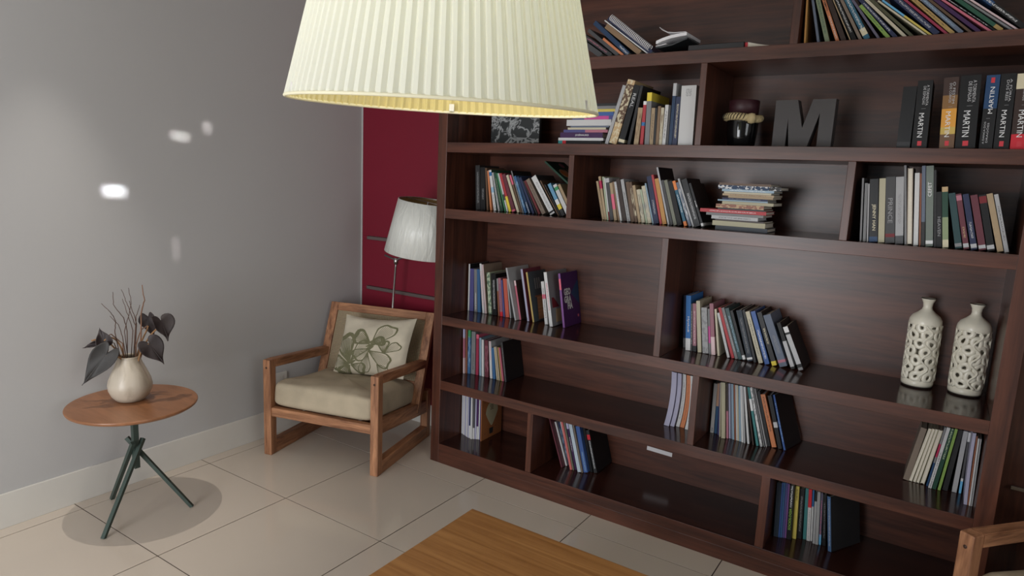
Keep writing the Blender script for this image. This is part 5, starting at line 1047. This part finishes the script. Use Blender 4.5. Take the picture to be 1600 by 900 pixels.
[2.2544, 0.1794, 0.4544, 0.0962, 0.0084, 0.2418, 0.193, 'lime green', 'lime green book in right-end row below the vases', 'magazines and books on the fifth shelf', {}],
[2.2691, 0.1917, 0.4548, 0.0746, 0.0157, 0.2372, 0.18, 'charcoal', 'charcoal book in right-end row below the vases', 'magazines and books on the fifth shelf', {}],  # added book fills what is only a dark gap in the row
[2.2981, 0.1976, 0.4539, 0.0231, 0.0145, 0.2344, 0.174, 'light grey', 'light grey book in right-end row below the vases', 'magazines and books on the fifth shelf', {}],
[2.3194, 0.2, 0.4536, -0.0009, 0.007, 0.232, 0.172, 'white', 'slim white and dark grey book in right-end row below the vases', 'magazines and books on the fifth shelf', {'b': [(0.25, 0.85, 'dark grey'), (0, 0.2, 'sky blue')]}],
[2.3334, 0.1056, 0.4536, -0.0264, 0.0097, 0.2614, 0.2, 'lavender', 'lavender book in right-end row below the vases', 'magazines and books on the fifth shelf', {'bend': -0.15, 'pg': 0}],
[2.3435, 0.1087, 0.4536, -0.0236, 0.0042, 0.2514, 0.2, 'rust', 'slim rust book in right-end row below the vases', 'magazines and books on the fifth shelf', {}],
[2.3486, 0.1045, 0.4536, -0.0221, 0.0037, 0.2452, 0.2, 'white', 'slim white book in right-end row below the vases', 'magazines and books on the fifth shelf', {}],
[2.3529, 0.1043, 0.4536, -0.0217, 0.0025, 0.2457, 0.2, 'grey', 'slim grey book in right-end row below the vases', 'magazines and books on the fifth shelf', {}],
[2.3559, 0.1056, 0.4536, -0.0213, 0.0027, 0.2457, 0.2, 'light grey', 'slim light grey book in right-end row below the vases', 'magazines and books on the fifth shelf', {}],
[0.0645, 0.1867, 0.1066, -0.0135, 0.0069, 0.2261, 0.185, 'white', "slim white magazine, first from left in the bottom shelf's left-end row", 'magazines on the bottom shelf', {}],
[0.0724, 0.1849, 0.1066, -0.0149, 0.0071, 0.2271, 0.187, 'lavender', "slim lavender magazine, second from left in the bottom shelf's left-end row", 'magazines on the bottom shelf', {}],
[0.0825, 0.178, 0.1066, -0.017, 0.0091, 0.2291, 0.19, 'white', "white magazine, third from left in the bottom shelf's left-end row", 'magazines on the bottom shelf', {}],
[0.0969, 0.1728, 0.1066, -0.0178, 0.0086, 0.2319, 0.19, 'lavender', "lavender magazine, fourth from left in the bottom shelf's left-end row", 'magazines on the bottom shelf', {}],
[0.112, 0.1657, 0.1066, -0.0206, 0.0085, 0.2338, 0.19, 'white', "white magazine, fifth from left in the bottom shelf's left-end row", 'magazines on the bottom shelf', {}],
[0.1253, 0.1611, 0.1066, -0.0192, 0.0085, 0.236, 0.19, 'lavender', "lavender magazine, sixth from left in the bottom shelf's left-end row", 'magazines on the bottom shelf', {}],
[0.1345, 0.161, 0.1066, -0.0133, 0.0094, 0.2344, 0.19, 'white', "white and navy magazine in the bottom shelf's left-end row", 'magazines on the bottom shelf', {'b': [(0.3, 1, 'navy')]}],
[0.1494, 0.1553, 0.1066, -0.0204, 0.0103, 0.2388, 0.19, 'white', "white magazine, eighth from left in the bottom shelf's left-end row", 'magazines on the bottom shelf', {}],
[0.1604, 0.1628, 0.1066, -0.0183, 0.0081, 0.2332, 0.19, 'white', "white and dark grey magazine in the bottom shelf's left-end row", 'magazines on the bottom shelf', {'b': [(0.27, 1, 'dark grey')]}],
[0.169, 0.1687, 0.1066, -0.0166, 0.0077, 0.2326, 0.19, 'lavender', "slim lavender magazine, tenth from left in the bottom shelf's left-end row", 'magazines on the bottom shelf', {}],
[0.1773, 0.173, 0.1066, -0.0128, 0.0084, 0.2277, 0.19, 'white', "white and dark purple magazine in the bottom shelf's left-end row", 'magazines on the bottom shelf', {'b': [(0.32, 1, 'dark purple')]}],
[0.1863, 0.177, 0.1066, -0.0108, 0.0078, 0.2268, 0.19, 'white', "slim white magazine, twelfth from left in the bottom shelf's left-end row", 'magazines on the bottom shelf', {}],
[0.195, 0.1752, 0.1066, -0.0114, 0.0049, 0.2281, 0.19, 'purple blue', "slim purple blue magazine in the bottom shelf's left-end row", 'magazines on the bottom shelf', {}],
[0.2101, 0.1636, 0.1066, -0.0151, 0.0055, 0.2347, 0.19, 'kraft brown', "brown kraft book with pale drop on cover in the bottom shelf's left-end row", 'magazines on the bottom shelf', {'cov': 'kraft brown', 'kraft': 1}],
[0.716, 0.1501, 0.1066, -0.3521, 0.0064, 0.2513, 0.2, 'maroon', "slim maroon book in bottom shelf's second row from left", 'books on the bottom shelf', {}],
[0.7235, 0.1824, 0.1066, -0.3508, 0.0083, 0.2246, 0.19, 'white', "white book in bottom shelf's second row from left", 'books on the bottom shelf', {'m': 'dark grey', 'mv': (0.6, 0.75)}],
[0.7331, 0.1958, 0.1066, -0.3493, 0.0107, 0.2208, 0.176, 'navy', "navy book in bottom shelf's second row from left", 'books on the bottom shelf', {'m': 'light blue', 'ml': 1}],
[0.7449, 0.1971, 0.1066, -0.3475, 0.0076, 0.2204, 0.175, 'dark brown', "slim dark brown book in bottom shelf's second row from left", 'books on the bottom shelf', {'b': [(0.15, 0.22, 'white')]}],
[0.7538, 0.1806, 0.1066, -0.3361, 0.0074, 0.231, 0.191, 'white', "slim white book in bottom shelf's second row from left", 'books on the bottom shelf', {}],
[0.763, 0.1548, 0.1066, -0.2822, 0.0113, 0.2441, 0.2, 'coral', "coral book in bottom shelf's second row from left", 'books on the bottom shelf', {}],
[0.7755, 0.1603, 0.1066, -0.2813, 0.0056, 0.2393, 0.2, 'grey green', "slim grey green book in bottom shelf's second row from left", 'books on the bottom shelf', {}],
[0.7834, 0.1693, 0.1066, -0.2865, 0.0109, 0.2346, 0.2, 'dark purple', "dark purple book in bottom shelf's second row from left", 'books on the bottom shelf', {'b': [(0.88, 1, 'lavender')], 'm': 'white', 'mv': (0.4, 0.7)}],
[0.8045, 0.1568, 0.1066, -0.2793, 0.0175, 0.2418, 0.2, 'pale blue', "pale blue book in bottom shelf's second row from left", 'books on the bottom shelf', {}],
[0.8233, 0.1622, 0.1066, -0.2731, 0.0057, 0.2367, 0.2, 'taupe', "slim taupe book in bottom shelf's second row from left", 'books on the bottom shelf', {}],
[0.8304, 0.1721, 0.1066, -0.2694, 0.0214, 0.23, 0.2, 'royal blue', "royal blue book in bottom shelf's second row from left", 'books on the bottom shelf', {'m': 'light blue', 'mv': (0.03, 0.45)}],
[0.8535, 0.1954, 0.1066, -0.2641, 0.0131, 0.219, 0.177, 'black', "black book in bottom shelf's second row from left", 'books on the bottom shelf', {}],
[0.8717, 0.2, 0.1066, -0.282, 0.0167, 0.2108, 0.172, 'charcoal', "charcoal book in bottom shelf's second row from left", 'books on the bottom shelf', {'b': [(0.78, 0.9, 'red')], 'm': 'white', 'mv': (0.1, 0.75), 'cov': 'black'}],
[1.7264, 0.1304, 0.1066, -0.0426, 0.0173, 0.2325, 0.2, 'dark slate', "dark slate book in the bottom shelf's right-hand row", 'books on the bottom shelf', {'b': [(0, 1, 'dark slate')]}],
[1.7443, 0.1335, 0.1066, -0.0424, 0.0062, 0.2355, 0.2, 'royal blue', "slim royal blue book in the bottom shelf's right-hand row", 'books on the bottom shelf', {}],
[1.7513, 0.1365, 0.1066, -0.042, 0.0062, 0.2365, 0.2, 'blue', "slim blue book in the bottom shelf's right-hand row", 'books on the bottom shelf', {}],
[1.758, 0.1411, 0.1066, -0.0422, 0.0081, 0.2351, 0.2, 'purple blue', "purple blue book in the bottom shelf's right-hand row", 'books on the bottom shelf', {}],
[1.7667, 0.1445, 0.1066, -0.0428, 0.0061, 0.2328, 0.2, 'purple', "slim purple book in the bottom shelf's right-hand row", 'books on the bottom shelf', {}],
[1.7737, 0.1405, 0.1066, -0.043, 0.0182, 0.2303, 0.2, 'black', "black book, sixth from left in the bottom shelf's right-hand row", 'books on the bottom shelf', {'t': ('-SOCIOLOGIA', 0.18, 0.58, 'lime green'), 'm': 'white', 'mv': (0.6, 1)}],
[1.7932, 0.1602, 0.1066, -0.0461, 0.0139, 0.2264, 0.2, 'yellow', "yellow book in the bottom shelf's right-hand row", 'books on the bottom shelf', {'m': 'dark brown', 'mv': (0.72, 0.95)}],
[1.8081, 0.1741, 0.1066, -0.0484, 0.018, 0.2151, 0.198, 'black', "black book, eighth from left in the bottom shelf's right-hand row", 'books on the bottom shelf', {'m': 'grey'}],
[1.83, 0.1829, 0.1066, -0.059, 0.0122, 0.218, 0.189, 'teal', "teal book in the bottom shelf's right-hand row", 'books on the bottom shelf', {}],
[1.8446, 0.1789, 0.1066, -0.0663, 0.0121, 0.2198, 0.193, 'white', "white and red book in the bottom shelf's right-hand row", 'books on the bottom shelf', {'b': [(0.65, 1, 'red')], 'm': 'grey', 'mv': (0, 0.6)}],
[1.8575, 0.1851, 0.1066, -0.0665, 0.0069, 0.2175, 0.187, 'white', "slim white and blue book in the bottom shelf's right-hand row", 'books on the bottom shelf', {'b': [(0.68, 1, 'blue')]}],
[1.8688, 0.1707, 0.1066, -0.0646, 0.0082, 0.2192, 0.2, 'light grey', "light grey and black book in the bottom shelf's right-hand row", 'books on the bottom shelf', {'b': [(0.82, 1, 'black')]}],
[1.8786, 0.17, 0.1066, -0.0673, 0.0107, 0.2224, 0.2, 'pale grey', "pale grey book in the bottom shelf's right-hand row", 'books on the bottom shelf', {}],
[1.8913, 0.1769, 0.1066, -0.0724, 0.0076, 0.219, 0.195, 'purple grey', "slim purple grey and sky blue book in the bottom shelf's right-hand row", 'books on the bottom shelf', {'b': [(0, 0.2, 'sky blue')], 'm': 'pink'}],
[1.9037, 0.1769, 0.1066, -0.0923, 0.0123, 0.2148, 0.195, 'black', "black book, fifteenth from left in the bottom shelf's right-hand row", 'books on the bottom shelf', {'m': 'grey'}],
[1.9293, 0.1479, 0.1066, -0.1497, 0.0149, 0.2202, 0.178, 'steel blue', "steel blue book in the bottom shelf's right-hand row", 'books on the bottom shelf', {'m': 'light grey', 'mv': (0.1, 0.95), 'cov': 'charcoal', 'yaw': 0.5}],
[0.6499, 0.06, 1.6685, 9, 0.0166, 0.2158, 0.17, 'black', 'black book in flat stack left of tall books', 'flat stack on the second shelf', {'b': [(0, 0.1, 'teal'), (0.1, 0.18, 'red')]}],
[0.6499, 0.06, 1.6856, 9, 0.0117, 0.2226, 0.17, 'white', 'white book, second from bottom in flat stack left of tall books', 'flat stack on the second shelf', {}],
[0.6583, 0.06, 1.6978, 9, 0.0224, 0.2097, 0.17, 'dark purple', 'dark purple book in flat stack left of tall books', 'flat stack on the second shelf', {'t': ('JOSÉMAURO', 0.36, 0.68, 'white')}],
[0.6745, 0.06, 1.7207, 9, 0.0116, 0.2162, 0.17, 'purple blue', 'purple blue book, fourth from bottom in flat stack left of tall books', 'flat stack on the second shelf', {'b': [(0.5, 1, 'dusty pink')]}],
[0.6949, 0.06, 1.7329, 9, 0.0087, 0.1867, 0.17, 'cream', 'cream book in flat stack left of tall books', 'flat stack on the second shelf', {}],
[0.7085, 0.06, 1.7421, 9, 0.0067, 0.1867, 0.17, 'blue grey', 'slim blue grey book in flat stack left of tall books', 'flat stack on the second shelf', {}],
[0.6876, 0.06, 1.7493, 9, 0.026, 0.2165, 0.17, 'white', 'white book, seventh from bottom in flat stack left of tall books', 'flat stack on the second shelf', {}],
[0.7157, 0.06, 1.7758, 9, 0.0144, 0.1952, 0.17, 'purple blue', 'purple blue book, eighth from bottom in flat stack left of tall books', 'flat stack on the second shelf', {'b': [(0.3, 0.9, 'magenta')]}],
[0.7036, 0.06, 1.7907, 9, 0.0163, 0.2095, 0.17, 'royal blue', 'royal blue book in flat stack left of tall books', 'flat stack on the second shelf', {}],
[0.7157, 0.06, 1.8075, 9, 0.0115, 0.2032, 0.17, 'yellow', 'yellow book in flat stack left of tall books', 'flat stack on the second shelf', {}],
[0.7301, 0.06, 1.8194, 9, 0.0124, 0.1986, 0.17, 'grey', 'grey book in flat stack left of tall books', 'flat stack on the second shelf', {}],
[0.7397, 0.06, 1.8323, 9, 0.0104, 0.189, 0.17, 'charcoal', 'charcoal book in flat stack left of tall books', 'flat stack on the second shelf', {}],
[1.3862, 0.07, 1.3445, 9, 0.0153, 0.2008, 0.15, 'dark slate', 'dark slate book in flat stack on the third shelf', 'flat stack on the third shelf', {}],
[1.3734, 0.07, 1.3603, 9, 0.0188, 0.2037, 0.15, 'beige', 'beige book, second from bottom in flat stack on the third shelf', 'flat stack on the third shelf', {}],
[1.3835, 0.07, 1.3796, 9, 0.0057, 0.1886, 0.15, 'dark brown', 'slim dark brown book in flat stack on the third shelf', 'flat stack on the third shelf', {}],
[1.3676, 0.07, 1.3858, 9, 0.0135, 0.1803, 0.15, 'light grey', 'light grey book in flat stack on the third shelf', 'flat stack on the third shelf', {'m': 'dark grey'}],
[1.3454, 0.07, 1.3998, 9, 0.0101, 0.2214, 0.15, 'grey', 'grey book in flat stack on the third shelf', 'flat stack on the third shelf', {}],
[1.3194, 0.07, 1.4105, 9, 0.0136, 0.2567, 0.15, 'red', 'red book in flat stack on the third shelf', 'flat stack on the third shelf', {'m': 'pale pink'}],
[1.3896, 0.07, 1.4245, 9, 0.006, 0.1787, 0.15, 'black', 'slim black book in flat stack on the third shelf', 'flat stack on the third shelf', {}],
[1.3812, 0.07, 1.431, 9, 0.0148, 0.1841, 0.15, 'rust', 'rust book in flat stack on the third shelf', 'flat stack on the third shelf', {'m': 'tan', 'mm': 1}],
[1.4048, 0.07, 1.4463, 9, 0.0113, 0.1947, 0.15, 'beige', 'beige book, ninth from bottom in flat stack on the third shelf', 'flat stack on the third shelf', {}],
[1.3862, 0.07, 1.4581, 9, 0.0053, 0.1915, 0.15, 'light blue', 'slim light blue book in flat stack on the third shelf', 'flat stack on the third shelf', {}],
[1.4038, 0.07, 1.4639, 9, 0.0073, 0.1724, 0.15, 'navy', 'slim navy book in flat stack on the third shelf', 'flat stack on the third shelf', {'m': 'grey'}],
[1.4265, 0.07, 1.4718, 9, 0.0073, 0.1684, 0.15, 'tan', 'slim tan book, twelfth from bottom in flat stack on the third shelf', 'flat stack on the third shelf', {}],
[1.4031, 0.07, 1.4795, 9, 0.008, 0.1948, 0.15, 'tan', 'slim tan book, thirteenth from bottom in flat stack on the third shelf', 'flat stack on the third shelf', {'m': 'brown'}],
[1.4081, 0.07, 1.488, 9, 0.0073, 0.179, 0.15, 'cream', 'slim cream book in flat stack on the third shelf', 'flat stack on the third shelf', {}],
[1.3997, 0.07, 1.4958, 9, 0.0093, 0.1966, 0.15, 'light blue', 'light blue book in flat stack on the third shelf', 'flat stack on the third shelf', {'m': 'white'}],
[1.3835, 0.07, 1.5056, 9, 0.0139, 0.2374, 0.15, 'dark blue', 'dark blue book in flat stack on the third shelf', 'flat stack on the third shelf', {'m': 'white', 'mm': 1, 'b': [(0.82, 1, 'charcoal')]}],
[1.3862, 0.07, 1.52, 9, 0.0087, 0.1977, 0.15, 'brown', 'brown book in flat stack on the third shelf', 'flat stack on the third shelf', {}],
]
for r_ in BOOKS: add_book(*r_)
# cookery book wedged on top of the third shelf's left row, cover showing
cbk = link('book', *[bookmesh(.008, .16, .232, {})[0]], bookmat('dark green', {}, .01, .2))
pmx = link('page_block', bookmesh(.008, .16, .232, {})[1], M_paperw, cbk)
tag(cbk, 'dark green cookery book with fruit cover tilted on top of the left-end row', 'book', 'books on the third shelf')
cbk.location = (0.7215, 0.13, 1.4554); cbk.rotation_euler = (0, -0.9565, -.08)
def disc(y, z, r, c, nm, x=.0086, sq=1): return decal([(y+r*cos(2*pi*i/20), z+r*sq*sin(2*pi*i/20)) for i in range(20)], x, ink(c), cbk, nm)
disc(.055, .135, .034, 'cream', 'bowl_rim'); disc(.055, .135, .030, 'orange', 'stew_picture', .0088); disc(.10, .20, .018, 'dusty pink', 'radish_picture'); disc(.05, .06, .026, 'sage green', 'salad_picture'); disc(.10, .045, .022, 'green', 'herb_picture')
for k in range(3): decal([(.045+k*.03, .17), (.057+k*.03, .165), (.10+k*.022, .10), (.09+k*.022, .095)], .0089, ink('peach'), cbk, 'bread_stick_picture')
# open book and flat books on the top shelf
Z1 = 2.0265
fb = empty('book', (1.225, .035, Z1)); tag(fb, 'black book lying flat on top shelf with bent cream pages and red edge', 'book', 'books on the top shelf')
boxob('cover', (0, .215, 0, .20, 0, .026), plain('black_cover', (26, 24, 26), .4), fb, bev=.002); boxob('red_edge', (.215, .228, .01, .19, .002, .024), ink('red'), fb, bev=.001)
V = []; Fc = []
for i in range(13):
    f = i/12
    for yv in (.01, .19):
        V.append((.226+.125*f, yv, .003+.001*(1-f))); V.append((.226+.125*f, yv, .003+.021*(1-f)**1.6+.0008))
for i in range(12):
    a = 4*i; b = a+4; Fc += [(a, b, b+1, a+1), (a+2, a+3, b+3, b+2), (a+1, b+1, b+3, a+3), (a, a+2, b+2, b)]
pyd('bent_pages', V, Fc, M_paper, fb)
ob = empty('book', (1.092, .03, Z1)); tag(ob, 'dark paperback fallen open on the top shelf with fanned white pages', 'book', 'books on the top shelf')
def fan(nm, pts, th, mt):
    V = []; Fc = []; n = len(pts)
    for (x, z) in pts:
        for yv in (.0, .17): V += [(x, yv, z), (x, yv, z+th)]
    for i in range(n-1):
        a = 4*i; b = a+4; Fc += [(a, b, b+1, a+1), (a+2, a+3, b+3, b+2), (a+1, b+1, b+3, a+3), (a, a+2, b+2, b)]
    Fc += [(0, 1, 3, 2), (4*n-4, 4*n-2, 4*n-1, 4*n-3)]
    return pyd(nm, V, Fc, mt, ob)
ob.scale = (.86, 1, .86)
fan('page_fan', [(.0, .045), (.03, .056), (.07, .066), (.115, .072), (.145, .074)], .014, M_paperw)
fan('lifted_pages', [(.012, .118), (.025, .106), (.05, .094), (.085, .089), (.14, .0888)], .0022, M_paperw)
fan('cover', [(.0, .0272), (.03, .0272), (.08, .034), (.13, .052), (.150, .058)], .006, plain('dark_teal_cover', (40, 46, 48), .4))
fan('under_pages', [(.0, .0345), (.02, .036), (.05, .042)], .003, M_paperw)
